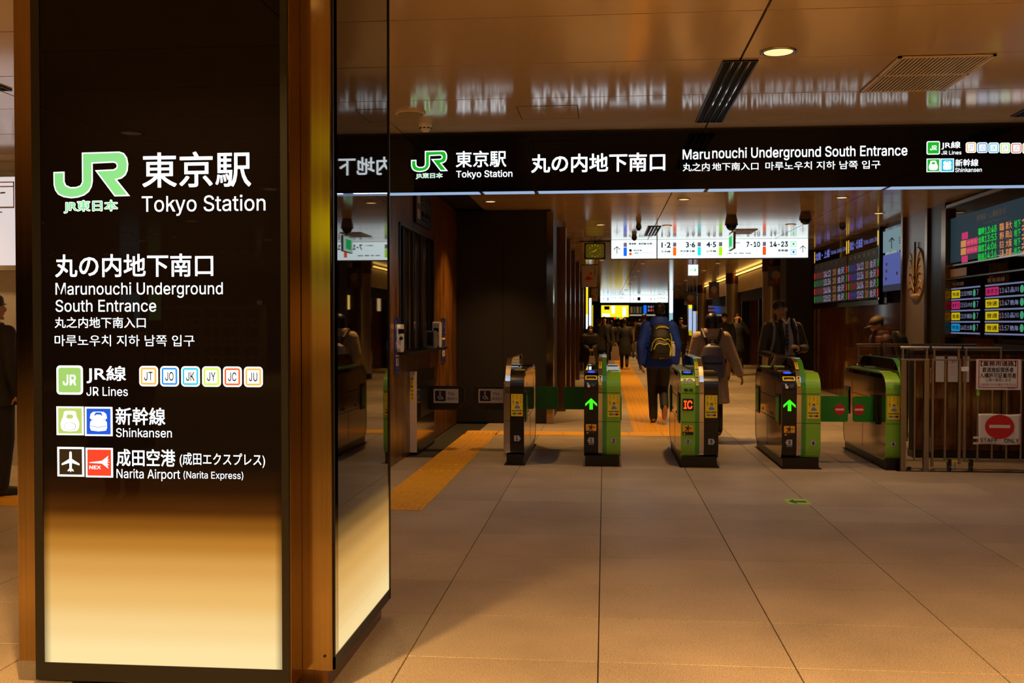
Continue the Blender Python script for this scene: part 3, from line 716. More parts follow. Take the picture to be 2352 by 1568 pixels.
# ================================================================== OVERHEAD SIGN
BY = 8.80; b0, b1 = 2.675, HC
ban = thing('overhead_sign', 'long black overhead station sign hanging across the gates with white lettering', 'sign', (1.3, BY, b0))
MB().box(-2.3, 4.95, BY + .01, BY + .22, b0 + .004, b1).build('sign_case', M_BLACK, ban)
xs = [-2.3, -1.1, at(1230, 440, Y=BY).x, at(1625, 440, Y=BY).x, at(2043, 440, Y=BY).x, 3.72, 4.95]
for a, b in zip(xs, xs[1:]):
    MB().box(a + .002, b - .002, BY, BY + .012, b0 - .004, b1 - .02).build('sign_glass', M_GLASSB, ban)
    MB().box(a + .02, b - .02, BY + .012, BY + .20, b0 - .004, b0 + .004).build('light_strip', E_STRIP, ban)
    MB().box(a - .012, a + .012, BY + .005, BY + .21, b0 - .006, b0 + .004).build('strip_joint', M_BLACK, ban)
BF = PFace(BY, ban)
rail_logo(BF, *BF.box(944, 346, 1029, 395), E_LOGO2, ins=.03)
BF.tx('JR東日本', 955, 397, 1017, 411, E_TXT, .04); BF.tx('JR東日本', 956, 398, 1016, 410, E_LOGO2, .0, h=.003)
BF.tx('東京駅', 1047, 346, 1163, 384, E_TXT, .014); BF.tx('Tokyo Station', 1048, 391, 1177, 411, E_TXT, .01)
BF.tx('丸の内地下南口', 1220, 352, 1528, 395, E_TXT, .022)
BF.tx('Maru', 1568, 343, 1630, 366, E_TXT, .01); BF.tx('nouchi Underground South Entrance', 1636, 336, 2084, 367, E_TXT, .01)
BF.tx('丸之内', 1568, 374, 1630, 393, E_TXT, .01); BF.tx('地下南入口', 1636, 373, 1742, 391, E_TXT, .01)
BF.tx('마루노우치 지하 남쪽 입구', 1758, 370, 2022, 389, E_TXT, .008)
jr_badge(BF, BF.box(2128, 324, 2159, 355), E_LOGO2)
BF.tx('JR線', 2162, 325, 2206, 343, E_TXT, .014); BF.tx('JR Lines', 2162, 346, 2208, 355, E_TXT, .006)
line_icons(BF, 2218, 326.5, 24.3, 24.5, 1.7, [(t, {'orange': 'orange'}.get(c, c)) for t, c in ICO], E_SGREY)
train_icon(BF, BF.box(2128, 364, 2159, 395), E_LOGO2, 0); train_icon(BF, BF.box(2160, 364, 2191, 395), EE('cyan'), 1)
BF.tx('新幹線', 2194, 365, 2247, 382, E_TXT, .014); BF.tx('Shinkansen', 2194, 385, 2255, 395, E_TXT, .006)
# cold light the strip throws down on the floor
for x in (-1.0, 1.2, 3.4):
    l = bpy.data.lights.new('sign_strip_lamp', 'AREA'); l.shape = 'RECTANGLE'; l.size = 2.1; l.size_y = .04; l.energy = 6; l.color = (.55, .72, 1.0)
    o = bpy.data.objects.new('sign_strip_lamp', l); COL.objects.link(o); o.location = (x, BY - .03, b0 - .012); o.rotation_euler = (0, 0, 0)
# ================================================================== TICKET GATES
GY, GL = 10.50, 1.80
def oval_profile(L, z0, z1, ryt, rzt, ryb, rzb, n=9, d=0.0):
    """closed (y,z) outline with elliptical corners; d grows it outward"""
    p = []
    def arc(cy, cz, ry, rz, a0, a1):
        for i in range(n + 1):
            a = R(a0 + (a1 - a0) * i / n); p.append((cy + (ry + d) * math.cos(a), cz + (rz + d) * math.sin(a)))
    arc(ryb, z0 + rzb, ryb, rzb, 270, 180); arc(ryt, z1 - rzt, ryt, rzt, 180, 90)
    arc(L - ryt, z1 - rzt, ryt, rzt, 90, 0); arc(L - ryb, z0 + rzb, ryb, rzb, 0, -90)
    return p
LOW = dict(L=GL, z0=.10, z1=.98, ryt=.20, rzt=.17, ryb=.10, rzb=.13)
FIN = dict(L=GL, z0=.10, z1=1.125, ryt=.36, rzt=.36, ryb=.09, rzb=.13)
def on_low(deg, prof=LOW):
    ry, rz = prof['ryt'], prof['rzt']; a = R(180 - deg)
    y, z = ry + ry * math.cos(a), prof['z1'] - rz + rz * math.sin(a)
    t = Vector((0, -ry * math.sin(a) * -1, rz * math.cos(a) * -1)).normalized()   # upward along the surface
    return Vector((0, y, z)), t
def gate_face(g, x, deg=None, z=None, prof=LOW, off=.014):
    """a drawing surface on the front of a gate: centre x, height z, or the sloped brow at an angle"""
    if deg is None: return Face((x, GY - off, z), (1, 0, 0), (0, 0, 1), g)
    p, t = on_low(deg, prof); 
    if t.z < 0: t = -t
    n = Vector((1, 0, 0)).cross(t)
    return Face(Vector((x, GY, 0)) + p + n * off, (1, 0, 0), t, g)
E_ARROW = EE('arrowgreen')
def ad_sticker(F, w=.125, h=.235):
    """yellow study advert with a small portrait"""
    b = F.rect(-w / 2, -h / 2, w / 2, h / 2, M_YELLOW, h=.001, t=.0008, name='advert_sticker', r=.004)
    k = .0022
    for i, col in enumerate(('なんで、', '私が', '東大に!?')):
        x = w / 2 - .022 - i * .040
        for jx, ch in enumerate(col):
            y = h / 2 - .018 - jx * .022
            F.text(ch, x - .008, y - .008, x + .008, y + .008, M_INK, .0, h=k)
    F.poly([(-.025, -.035), (.035, -.035), (.030, -.016), (.012, -.006), (-.008, -.006), (-.022, -.014)], mat('advert_blue', (.10, .25, .55), .5), k, name='portrait_body')
    F.ellipse(.003, .012, .015, .019, mat('portrait_skin', (.65, .36, .20), .5), k + .0004, name='portrait_face', n=14)
    F.poly([(-.014, .016), (-.010, .032), (.003, .036), (.016, .032), (.019, .016), (.013, .024), (-.008, .024)], M_INK, k + .0008, name='portrait_hair')
    F.text('四谷学院', -.052, -.068, .052, -.052, M_INK, .03, h=k)
    F.rect(-.046, -.100, -.014, -.080, M_GREEND, h=k, name='advert_mark'); F.rect(-.014, -.100, .018, -.080, M_PAPER, h=k, name='advert_mark'); F.rect(.018, -.100, .048, -.080, M_RED, h=k, name='advert_mark')
    F.text('55', -.042, -.097, -.018, -.083, M_PAPER, .02, h=k + .0003); F.text('段階', -.012, -.097, .046, -.083, M_INK, .02, h=k + .0003)
def number_plate(F, n, shape, ink=M_INK):
    m = mat('plate_grey', (.45, .43, .42), .5)
    if shape == 'l': F.poly([(-.040, .0), (-.022, .030), (.030, .030), (.030, -.030), (-.022, -.030)], m, .001, .0006, 'number_plate')
    elif shape == 'r': F.poly([(.040, .0), (.022, .030), (-.030, .030), (-.030, -.030), (.022, -.030)], m, .001, .0006, 'number_plate')
    else: F.poly([(.030 * math.cos(R(a)), .030 * math.sin(R(a))) for a in range(22, 382, 45)], m, .001, .0006, 'number_plate')
    F.text(n, -.012, -.019, .012, .019, ink, .03, h=.0022)
def warn_sticker(F):
    F.rect(-.055, -.012, .055, .058, M_ORANGE, h=.001, name='warning_sticker'); F.rect(-.055, -.045, .055, -.012, M_INK, h=.001, name='warning_strip')
    F.ellipse(.004, .045, .008, .008, M_INK, .002, name='runner_head', n=10)
    F.multi([[(-.030, .038), (-.004, .036), (.012, .034), (.016, .026), (.000, .010), (-.012, .008), (-.010, .022), (-.028, .026)], [(.010, .034), (.030, .026), (.042, .038), (.038, .024), (.028, .018), (.014, .026)],
             [(-.012, .012), (-.032, -.004), (-.026, -.008), (-.004, .006)], [(.000, .012), (.016, .006), (.008, -.008), (.000, -.008), (.006, .003), (-.006, .008)]], M_INK, .002, 'runner_figure')
    F.poly([(-.050, -.040), (-.024, -.040), (-.037, -.018)], M_ORANGE, .002, name='warning_triangle')
    F.text('駆けこみ注意', -.018, -.028, .050, -.017, M_PAPER, .02, h=.002); F.text('Caution', -.012, -.040, .036, -.032, M_PAPER, .01, h=.002)
def gate(x0, segs, label, plinth=True):
    W_ = sum(s[0] for s in segs); g = thing('ticket_gate', label, 'ticket gate', (x0 + W_ / 2, GY, 0), group='automatic ticket gates')
    # plinth
    MB().box(x0 + .012, x0 + W_ - .012, GY + .015, GY + GL - .02, 0, .11).build('plinth', M_BLACK, g, bevel=.006)
    MB().box(x0 - .01, x0 + W_ + .01, GY - .05, GY + GL + .02, 0, .006).build('floor_plate', M_STEELB, g)
    x = x0; out = []
    def sh(p): return [(GY + a, b) for a, b in p]
    for w, kind, m, side in segs:
        prof = LOW if kind == 'low' else FIN
        pi_ = sh(oval_profile(**prof)); po = sh(oval_profile(d=.010, **prof))
        e = .0 
        if side is not None: MB().prism(pi_, x + .003, x + w - .003, 'x').build('housing' if kind == 'low' else 'divider_fin', side, g)
        MB().ring(po, pi_, x, x + w, 0).build('cowl' if kind == 'low' else 'fin_edge', m, g, smooth=False)
        for z in (.775, .473): MB().box(x + .001, x + w - .001, GY - .0115, GY - .008, z - .002, z + .002).build('joint_line', M_GAP, g)
        out.append((x, x + w)); x += w
    return g, out
S_LOW = M_STEELB
def reader(g, xc, ic=False):
    F = gate_face(g, xc, deg=70)
    F.rect(-.058, -.050, .058, .050, M_GLASSB, h=.0, t=.004, name='card_reader', r=.012)
    F.ellipse(0, -.004, .043, .030, EE('readerblue'), .005, .001, 'touch_ring')
    F.ellipse(0, -.004, .012, .006, EE('periwinkle'), .0065, 0, 'touch_mark', 12)
def slot(g, xc):
    F = gate_face(g, xc, deg=38)
    po = rrect(-.064, .064, -.030, .030, .014, 4); pi_ = rrect(-.050, .050, -.018, .018, .008, 4)
    n = len(po); mb = MB(); mb.add([F.P(a, b, .003) for a, b in po] + [F.P(a, b, .003) for a, b in pi_] + [F.P(a, b, .009) for a, b in po] + [F.P(a, b, .009) for a, b in pi_],
        [(2 * n + i, 2 * n + (i + 1) % n, 3 * n + (i + 1) % n, 3 * n + i) for i in range(n)] + [(i, (i + 1) % n, 2 * n + (i + 1) % n, 2 * n + i) for i in range(n)] + [(n + (i + 1) % n, n + i, 3 * n + i, 3 * n + (i + 1) % n) for i in range(n)])
    mb.build('ticket_slot_ring', M_YELLOW, g); F.rect(-.050, -.018, .050, .018, M_BLACK, h=.003, name='ticket_slot')
    F.rect(-.034, -.014, .034, -.004, M_ORANGE, h=.005, name='slot_lip')
    F = gate_face(g, xc, deg=14, off=.012)
    F.poly([(-.045, .022), (-.036, .026), (-.028, .022), (-.026, .006), (-.012, .000), (-.008, -.014), (-.018, -.026), (-.034, -.028), (-.042, -.016), (-.040, .004)], M_PAPER, .001, name='touch_hand_mark')
    F.text('タッチ', .002, .000, .044, .016, M_PAPER, .02, h=.001); F.text('Touch', .006, -.014, .034, -.005, M_PAPER, .01, h=.001)
def arrow(g, xc):
    F = gate_face(g, xc, z=.655)
    F.poly([(0, .062), (.062, .004), (.062, -.024), (.018, .016), (.018, -.058), (-.018, -.058), (-.018, .016), (-.062, -.024), (-.062, .004)], E_ARROW, .001, .0008, 'direction_arrow')
def caution_tab(g, xc, w=.030):
    for dg, tt in ((52, '一旦停止'), (22, '一人ずつ')):
        p, t = on_low(dg, FIN); t = t if t.z > 0 else -t; n = Vector((1, 0, 0)).cross(t)
        F = Face(Vector((xc, GY, 0)) + p + n * .0115, (1, 0, 0), t, g)
        F.rect(-w / 2, -.055, w / 2, .055, M_YELLOW, h=.0005, t=.0008, name='caution_tab', r=.004)
        for i, ch in enumerate(tt): F.text(ch, -.008, .028 - i * .022, .008, .044 - i * .022, M_INK, .02, h=.002)
def flap(g, x0, x1, y, z0=.455, z1=.728, m=None, noentry=False, name='flap'):
    m = m or M_FLAP
    MB().prism([(a, b) for a, b in rrect(x0, x1, z0, z1, .025, 4)], y, y + .03, 'y').build(name, m, g, bevel=.004)
    if noentry:
        F = Face((2.495 if noentry == 1 else 2.695, y - .0005, (z0 + z1) / 2 - .005), (1, 0, 0), (0, 0, 1), g)
        F.ellipse(0, 0, .058, .058, M_RED, .001, .0006, 'no_entry_disc'); F.rect(-.044, -.010, .044, .010, M_PAPER, h=.0022, name='no_entry_bar')
def stowed(g, x, s, ys=(10.62, 12.0)):
    for y in ys:
        a, b = (x - .004, x + .0) if s < 0 else (x, x + .004)
        MB().box(a, b, y, y + .24, .44, .76).build('flap_recess', M_BLACK, g)
        a, b = (x - .012, x - .004) if s < 0 else (x + .004, x + .012)
        MB().box(a, b, y + .03, y + .20, .47, .72).build('flap', M_GREENDF, g)
M_GREENDF = mat('stowed_flap_green', (.05, .34, .03), .35)
def side_details(g, x, s, far=False):
    """service door joints and sensor dots on the flank at x facing s"""
    a, b = (x - .0015, x) if s < 0 else (x, x + .0015)
    for y0, y1, z0, z1 in ((10.95, 11.9, .70, .704), (10.95, 11.9, .47, .474), (10.93, 10.934, .47, .86), (11.9, 11.904, .47, .86), (11.42, 11.424, .14, .47)):
        MB().box(a, b, y0, y1, z0, z1).build('door_joint', M_GAP, g)
    for y in (11.1, 11.2, 11.75): MB().cone((x, y, .52), (x + s * .003, y, .52), .018, .018, 12).build('sensor', M_BLACK, g)
    MB().box(a - .001 * 0, b, 10.68, 12.15, .93, .968).build('sensor_window', M_GLASSB, g)
def top_details(g, x0, x1, lip):
    MB().box(x0 + .01, x1 - .01, 10.74, 12.1, .988, .994).build('top_panel', M_GLASSB if lip == 'b' else M_GREEN, g)
    MB().box(x0 + .015, x1 - .015, 10.78, 10.86, .994, .998).build('display_window', M_YELLOW, g)
    MB().box(x0 + .012, x1 - .012, 12.02, 12.14, .994, 1.004).build('display_hood', M_CHROME, g)

# gate 1: black exit unit with a steel fin, beside the wheelchair lane
x0 = -1.047
g1, s1 = gate(x0, [(.052, 'fin', M_STEEL, M_GLASSB), (.15, 'low', M_GBLACK, S_LOW)], 'narrow black ticket gate with one steel fin numbered 1, next to the wheelchair flaps')
MB().prism([(GY + .12, .07), (GY + .12, .86), (GY + .3, .93), (GY + 1.5, .93), (GY + 1.5, .07)], x0 - .028, x0, 'x').build('side_cover', M_STEEL, g1, bevel=.004)
xc = sum(s1[1]) / 2
ad_sticker(gate_face(g1, xc, z=.638)); number_plate(gate_face(g1, xc + .0, z=.285), '1', 'r')
top_details(g1, *s1[1], 'b'); caution_tab(g1, s1[0][0] + .026, .0 + .02) if 0 else None
MB().box(s1[1][0] + .0, s1[1][1], 10.9, 11.5, .99, 1.0).build('top_panel', M_STEEL, g1)
stowed(g1, s1[1][1], 1, (10.66,)); side_details(g1, s1[1][1], 1)
flap(g1, s1[1][1] + .005, s1[1][1] + .285, 12.13)
MB().box(x0 - .04, x0 - .0, 12.05, 12.2, .42, .78).build('flap_hinge', M_STEELB, g1)
# accessible lane flap on gate 1
def wheel_flap(g, xa, xb, y, flip):
    z0, z1 = .44, .735
    pts = [(xa, z1), (xb - .03, z1), (xb, z1 - .04), (xb, z0 + .10), (xb - .10, z0), (xa, z0)] if not flip else [(xb, z1), (xa + .03, z1), (xa, z1 - .04), (xa, z0 + .10), (xa + .10, z0), (xb, z0)]
    MB().prism(pts, y, y + .03, 'y').build('wheelchair_flap', M_BLACK, g, bevel=.003)
def wheel_sign(g, px0, py0, px1, py1, y):
    F = PFace(y - .0012, g); b = F.box(px0, py0, px1, py1); F.rect(*b, M_PAPER, name='flap_sign')
    w = b[3] - b[1]; ins = .1 * w
    F.rect(b[0] + ins, b[1] + ins * 1.2, b[0] + w * .88, b[3] - ins * 1.2, M_INK, h=.0018, name='symbol_field', r=.01)
    cx, cy = b[0] + w * .47, b[1] + w * .42
    n = 14; pts = [(cx + .27 * w * .62 * math.cos(R(a)), cy + .27 * w * .62 * math.sin(R(a))) for a in range(150, 400, 18)]
    pin = [(cx + .27 * w * .42 * math.cos(R(a)), cy + .27 * w * .42 * math.sin(R(a))) for a in range(150, 400, 18)]
    F.multi([pts + pin[::-1], [(cx - .04 * w, cy + .30 * w), (cx + .03 * w, cy + .30 * w), (cx + .03 * w, cy + .06 * w), (cx + .16 * w, cy + .06 * w), (cx + .24 * w, cy - .16 * w), (cx + .18 * w, cy - .18 * w), (cx + .11 * w, cy), (cx - .04 * w, cy)]], M_PAPER, .0026, 'wheelchair_figure')
    F.ellipse(cx, cy + .36 * w, .05 * w, .05 * w, M_PAPER, .0026, name='figure_head', n=10)
    F.text('りもん', b[0] + w * 1.05, b[1] + .55 * w, b[0] + w * 1.55, b[1] + .78 * w, M_INK, .02, h=.002); F.text('お客さまのきっぷ', b[0] + w * .98, b[1] + .2 * w, b[2] - w * .08, b[1] + .42 * w, M_INK, .02, h=.002)
wheel_flap(g1, at(1087, 910, Y=12.1).x, x0 - .02, 12.1, True); wheel_sign(g1, 1099, 893, 1156, 925, 12.1)

# gate 2
g2, s2 = gate(-.212, [(.15, 'low', M_GBLACK, S_LOW), (.042, 'fin', M_STEEL, M_GLASSB), (.045, 'fin', M_GREEND, M_GLASSB), (.147, 'low', M_GREEN, S_LOW)], 'ticket gate with green arrow and number 1 on its black half, 2 on its green')
def entry(g, a, b, num, nshape):
    xc = (a + b) / 2; reader(g, xc); slot(g, xc); arrow(g, xc); warn_sticker(gate_face(g, xc, z=.385)); number_plate(gate_face(g, xc, z=.272), num, nshape)
    MB().box(xc - .028, xc + .028, GY - .0125, GY - .011, .228, .232).build('plate_caption', M_PAPER, g)
entry(g2, *s2[0], '1', 'l'); caution_tab(g2, sum(s2[1]) / 2)
xc = sum(s2[3]) / 2; ad_sticker(gate_face(g2, xc, z=.638)); number_plate(gate_face(g2, xc, z=.272), '2', 'o')
top_details(g2, *s2[3], 'g'); top_details(g2, *s2[0], 'b'); flap(g2, s2[0][0] - .285, s2[0][0] - .005, 12.13)
stowed(g2, s2[3][1], 1); side_details(g2, s2[3][1], 1); side_details(g2, s2[0][0], -1)
# gate 3
g3, s3 = gate(.796, [(.147, 'low', M_GREEN, S_LOW), (.045, 'fin', M_GREEND, M_GLASSB), (.045, 'fin', M_STEEL, M_GLASSB), (.150, 'low', M_GBLACK, S_LOW)], 'ticket gate with glowing orange card-only display on its green left half')
xc = sum(s3[0]) / 2; reader(g3, xc)
F = gate_face(g3, xc, deg=26, off=.012); F.text('IC', -.050, -.020, .052, .036, M_PAPER, .03, h=.001)
F = gate_face(g3, xc, z=.790, off=.012); F.text('専用', -.046, -.004, .048, .034, M_PAPER, .02, h=.003)
F = gate_face(g3, xc, z=.655); F.rect(-.056, -.062, .056, .062, M_INK, h=.001, t=.001, name='display_panel', r=.003); F.text('IC', -.045, -.045, .045, .045, EE('icorange'), .03, h=.003)
warn_sticker(gate_face(g3, xc, z=.385)); number_plate(gate_face(g3, xc, z=.272), '2', 'o'); caution_tab(g3, sum(s3[1]) / 2)
xc = sum(s3[3]) / 2; ad_sticker(gate_face(g3, xc, z=.638)); number_plate(gate_face(g3, xc, z=.272), '3', 'r')
top_details(g3, *s3[3], 'b'); top_details(g3, *s3[0], 'g'); stowed(g3, s3[0][0], -1, (10.68, 12.0)); side_details(g3, s3[0][0], -1); side_details(g3, s3[3][1], 1)
# gate 4
g4, s4 = gate(1.829, [(.15, 'low', M_GBLACK, S_LOW), (.045, 'fin', M_STEEL, M_GLASSB), (.047, 'fin', M_GREEND, M_GLASSB), (.150, 'low', M_GREEN, S_LOW)], 'ticket gate with green arrow and number 3 on black, before the overcoat person')
entry(g4, *s4[0], '3', 'l'); caution_tab(g4, sum(s4[1]) / 2)
xc = sum(s4[3]) / 2; ad_sticker(gate_face(g4, xc, z=.638)); number_plate(gate_face(g4, xc, z=.272), '4', 'o')
top_details(g4, *s4[3], 'g'); top_details(g4, *s4[0], 'b'); stowed(g4, s4[0][0], -1, (10.62, 12.0)); side_details(g4, s4[0][0], -1)
flap(g4, s4[3][1] + .005, 2.583, 10.86, noentry=1)
# gate 5
g5, s5 = gate(2.871, [(.150, 'low', M_GREEN, S_LOW), (.053, 'fin', M_GREEND, M_GLASSB)], 'all green ticket gate with a tall rear fin, last one beside the railing')
xc = sum(s5[0]) / 2; ad_sticker(gate_face(g5, xc, z=.638)); number_plate(gate_face(g5, xc, z=.272), '4', 'o'); top_details(g5, *s5[0], 'g'); side_details(g5, s5[0][0], -1)
flap(g5, s5[0][0] - .235, s5[0][0] - .005, 10.86, noentry=2); MB().box(s5[0][0] - .03, s5[0][0], 10.78, 10.96, .44, .74).build('flap_hinge', M_BLACK, g5)
stowed(g5, s5[0][0], -1, (12.0,))
# ---- steel flap cabinet on the booth wall
p = at(940, 1043, Z=0); fy = p.y
xa, xb = at(937, 950, Y=fy).x, at(957, 950, Y=fy).x; zt = at(945, 853, Y=fy).z
cab = thing('flap_cabinet', 'slim steel cabinet by the booth wall holding the left wheelchair flap', 'cabinet', ((xa + xb) / 2, fy, 0))
yb_ = at(998, 950, X=xb).y
MB().box(xa, xb, fy, fy + .02, .02, zt).build('front_panel', M_CREAM, cab, bevel=.003)
MB().box(xa, xb - .001, fy + .02, yb_, .02, zt).build('body', M_STEELB, cab)
MB().box(xa - .002, xb + .002, fy + .005, yb_, 0, .02).build('plinth', M_BLACK, cab)
MB().box(xb - .0005, xb + .002, fy + .25, yb_, .40, zt - .15).build('flap_recess', M_BLACK, cab)
F = Face(((xa + xb) / 2, fy - .001, .75), (1, 0, 0), (0, 0, 1), cab); F.rect(-.018, -.14, .018, .14, M_YELLOW, h=.0, t=.001, name='caution_sticker')
for i, ch in enumerate('扉が開きます'): F.text(ch, -.012, .105 - i * .045, .012, .130 - i * .045, M_RED if i < 2 else M_INK, .01, h=.002)
MB().box(at(900, 950, Y=fy - .1).x * 0 + LX, xa - .01, fy + .1, fy + .14, 0, zt - .02).build('wall_bracket', M_STONE, cab)
wheel_flap(cab, xb, at(1067, 910, Y=12.1).x, 12.1, False); wheel_sign(cab, 996, 893, 1053, 925, 12.1)

# ================================================================== RAILINGS
def px_x(px, Y): return at(px, 900, Y=Y).x
RY = 10.42
def post(r, x, y, w, z0, z1, d=.03, name='post'): MB().box(x - w / 2, x + w / 2, y - d / 2, y + d / 2, z0, z1).build(name, M_RAIL, r, bevel=.003)
def rail_x(r, xa, xb, y, z, rad=None, w=.03, h=.03, name='rail'):
    if rad: MB().cone((xa, y, z), (xb, y, z), rad, rad, 14).build(name, M_RAIL, r, smooth=False)
    else: MB().box(xa, xb, y - w / 2, y + w / 2, z - h / 2, z + h / 2).build(name, M_RAIL, r, bevel=.002)
zr = at(2100, 798, Y=RY).z; zm = at(2100, 826, Y=RY).z; zl = at(2100, 1057, Y=RY).z
rl = thing('railing', 'steel railing section with two wide flat posts right beside the last green gate', 'railing', (px_x(2103, RY), RY, 0), group='steel railings')
rail_x(rl, px_x(2067, RY), px_x(2133, RY), RY, zr, rad=.016, name='handrail')
for a in (2073, 2128): post(rl, px_x(a, RY), RY, .020, zm, zr)
for a in (2074, 2127): post(rl, px_x(a, RY), RY, .050, .0, zm + .01, .05)
rail_x(rl, px_x(2080, RY), px_x(2121, RY), RY, zm, w=.03, h=.02); rail_x(rl, px_x(2080, RY), px_x(2121, RY), RY, zl, w=.02, h=.012); post(rl, px_x(2101, RY), RY, .017, zl, zm, .017, 'bar')
p = at(2088, 1075, Y=RY); MB().cone((p.x, RY, 0), (p.x, RY, .03), .028, .012, 10).cone((p.x, RY, .03), (p.x, RY, .045), .02, .02, 10).build('door_stop', M_BLACK, rl)
rl2 = thing('railing_gate', 'narrow hinged railing gate with round handrail behind two sheets of paper', 'railing', (px_x(2174, RY), RY, 0), group='steel railings')
rail_x(rl2, px_x(2139, RY), px_x(2207, RY), RY, zr, rad=.016, name='handrail')
for a in (2145, 2201): post(rl2, px_x(a, RY), RY, .020, zm, zr)
post(rl2, px_x(2142, RY), RY, .024, .05, zm + .01); post(rl2, px_x(2204, RY), RY, .024, .08, zm + .01); post(rl2, px_x(2171, RY), RY, .020, zl, zm, .02, 'bar')
rail_x(rl2, px_x(2142, RY), px_x(2204, RY), RY, zm, w=.02, h=.018); rail_x(rl2, px_x(2142, RY), px_x(2204, RY), RY, zl, w=.02, h=.015)
post(rl2, px_x(2137, RY), RY, .014, .9, 1.05, .02, 'hinge'); post(rl2, px_x(2137, RY), RY, .014, .2, .35, .02, 'hinge'); MB().box(px_x(2175, RY), px_x(2200, RY), RY - .016, RY - .011, zl - .006, zl + .008).build('reflective_tape', M_YELLOW, rl2)
def caster(r, px):
    x = px_x(px, RY); MB().cone((x - .012, RY, .035), (x + .012, RY, .035), .035, .035, 16).build('caster_wheel', M_BLACK, r); MB().box(x - .018, x + .018, RY - .02, RY + .02, .06, .13).build('caster_fork', M_BLACK, r)
caster(rl2, 2181); post(rl2, px_x(2195, RY), RY, .008, .0, .13, .008, 'drop_bolt')
rl3 = thing('railing_gate', 'wide railing gate on casters carrying the two staff notices', 'railing', (px_x(2290, RY), RY, 0), group='steel railings')
rail_x(rl3, px_x(2212, RY), px_x(2300, RY), RY, zr, rad=.013, name='handrail')
for a in (2218, 2298): post(rl3, px_x(a, RY), RY, .020, zm, zr)
for a, w in ((2216, .026), (2246, .018), (2279, .018), (2312, .018), (2345, .018), (2378, .018), (2411, .026)): post(rl3, px_x(a, RY), RY, w, zl, zm, .018, 'bar')
rail_x(rl3, px_x(2212, RY), px_x(2414, RY), RY, zm, w=.02, h=.018); rail_x(rl3, px_x(2212, RY), px_x(2414, RY), RY, zl, w=.03, h=.02)
MB().box(px_x(2206, RY), px_x(2222, RY), RY - .03, RY - .012, at(2214, 852, Y=RY).z, at(2214, 842, Y=RY).z).build('latch', M_WHITE, rl3)
caster(rl3, 2231); caster(rl3, 2400)
tt = thing('floor_channel', 'flat metal channel in the floor under the railings', 'floor channel', (4, RY, 0)); MB().box(px_x(2060, RY), 4.85, RY - .03, RY + .03, 0, .006).build('channel', M_STEELB, tt)
for px, y0, y1 in ((2246, 824, 830), (2246, 896, 908)): MB().box(px_x(px - 4, RY), px_x(px + 3, RY), RY - .012, RY - .009, at(px, y1, Y=RY).z, at(px, y0, Y=RY).z).build('green_tape', M_GREEN, rl3)
# notices
NY = RY - .013
def notice(name, label, px, py0, py1, wav):
    pass
t = thing('staff_notice', 'white notice with a red border and bold black writing tied to the railing', 'notice', (at(2292, 860, Y=NY).x, NY, at(2292, 860, Y=NY).z))
F = PFace(NY, t); b = F.box(2242, 825, 2345, 895); 
F.rect(*b, M_PAPER, h=0, t=.002, name='sheet'); wz = b[3] - b[1]
F.multi([[(b[0] + .03, b[1] + .02), (b[2] - .03, b[1] + .02), (b[2] - .03, b[1] + .028), (b[0] + .03, b[1] + .028)], [(b[0] + .03, b[3] - .018), (b[2] - .03, b[3] - .018), (b[2] - .03, b[3] - .010), (b[0] + .03, b[3] - .010)],
         [(b[0] + .022, b[1] + .02), (b[0] + .030, b[1] + .02), (b[0] + .030, b[3] - .01), (b[0] + .022, b[3] - .01)], [(b[2] - .038, b[1] + .02), (b[2] - .030, b[1] + .02), (b[2] - .030, b[3] - .01), (b[2] - .038, b[3] - .01)]], M_RED, .003, 'red_border')
for tx_, x0, y0, x1, y1, bo in (('【業務用通路】', 2252, 829, 2334, 841, .02), ('鉄道施設関係者', 2256, 843, 2328, 855, .02), ('入構許可証着用者', 2250, 856, 2334, 868, .02), ('に限り使用します', 2264, 869, 2322, 876, .005), ('上記以外の方は通行できません', 2250, 880, 2334, 886, .0), ('東京駅長', 2314, 888, 2332, 893, .0)):
    F.tx(tx_, x0, y0, x1, y1, M_INK, bo, h=.003)
t = thing('staff_only_notice', 'creased white STAFF ONLY sheet with a large red no-entry disc', 'notice', (at(2292, 985, Y=NY).x, NY, at(2292, 985, Y=NY).z))
F = PFace(NY, t); o_ = F.q(2246, 1020); c_ = F.q(2345, 951)
mb = MB(); n = 14; x0_, z0_, x1_, z1_ = o_[0], o_[1], c_[0], c_[1]
vv = [(x0_ + (x1_ - x0_) * i / n + (.006 * (1 - jj / n) if i == 0 else 0), NY - .001 - .004 * abs(math.sin(i * .9 + jj * .35)) * (1 - .5 * jj / n), z0_ + (z1_ - z0_) * jj / n + .004 * math.sin(i * .5)) for jj in range(n + 1) for i in range(n + 1)]
ff = [(jj * (n + 1) + i, jj * (n + 1) + i + 1, (jj + 1) * (n + 1) + i + 1, (jj + 1) * (n + 1) + i) for jj in range(n) for i in range(n)]
m = mb.add(vv, ff).build('sheet', M_PAPER, t, smooth=True); sd = m.modifiers.new('solid', 'SOLIDIFY'); sd.thickness = .001; sd.offset = 1
F.ellipse((x0_ + x1_) / 2, z0_ + (z1_ - z0_) * .585, .142, .122, M_RED, .0072, .0, 'no_entry_disc', 36)
F.rect((x0_ + x1_) / 2 - .1, z0_ + (z1_ - z0_) * .545, (x0_ + x1_) / 2 + .102, z0_ + (z1_ - z0_) * .645, M_PAPER, h=.0078, name='no_entry_bar')
F.tx('STAFF', 2250, 1006, 2290, 1015, M_INK, .01, h=.0078); F.tx('ONLY', 2306, 1007, 2340, 1016, M_INK, .01, h=.0078)
for y in (1002, 1015): q_ = F.box(2235, y, 2247, y + 5); F.rect(*q_, M_CREAM, h=.001, t=.002, name='tape')
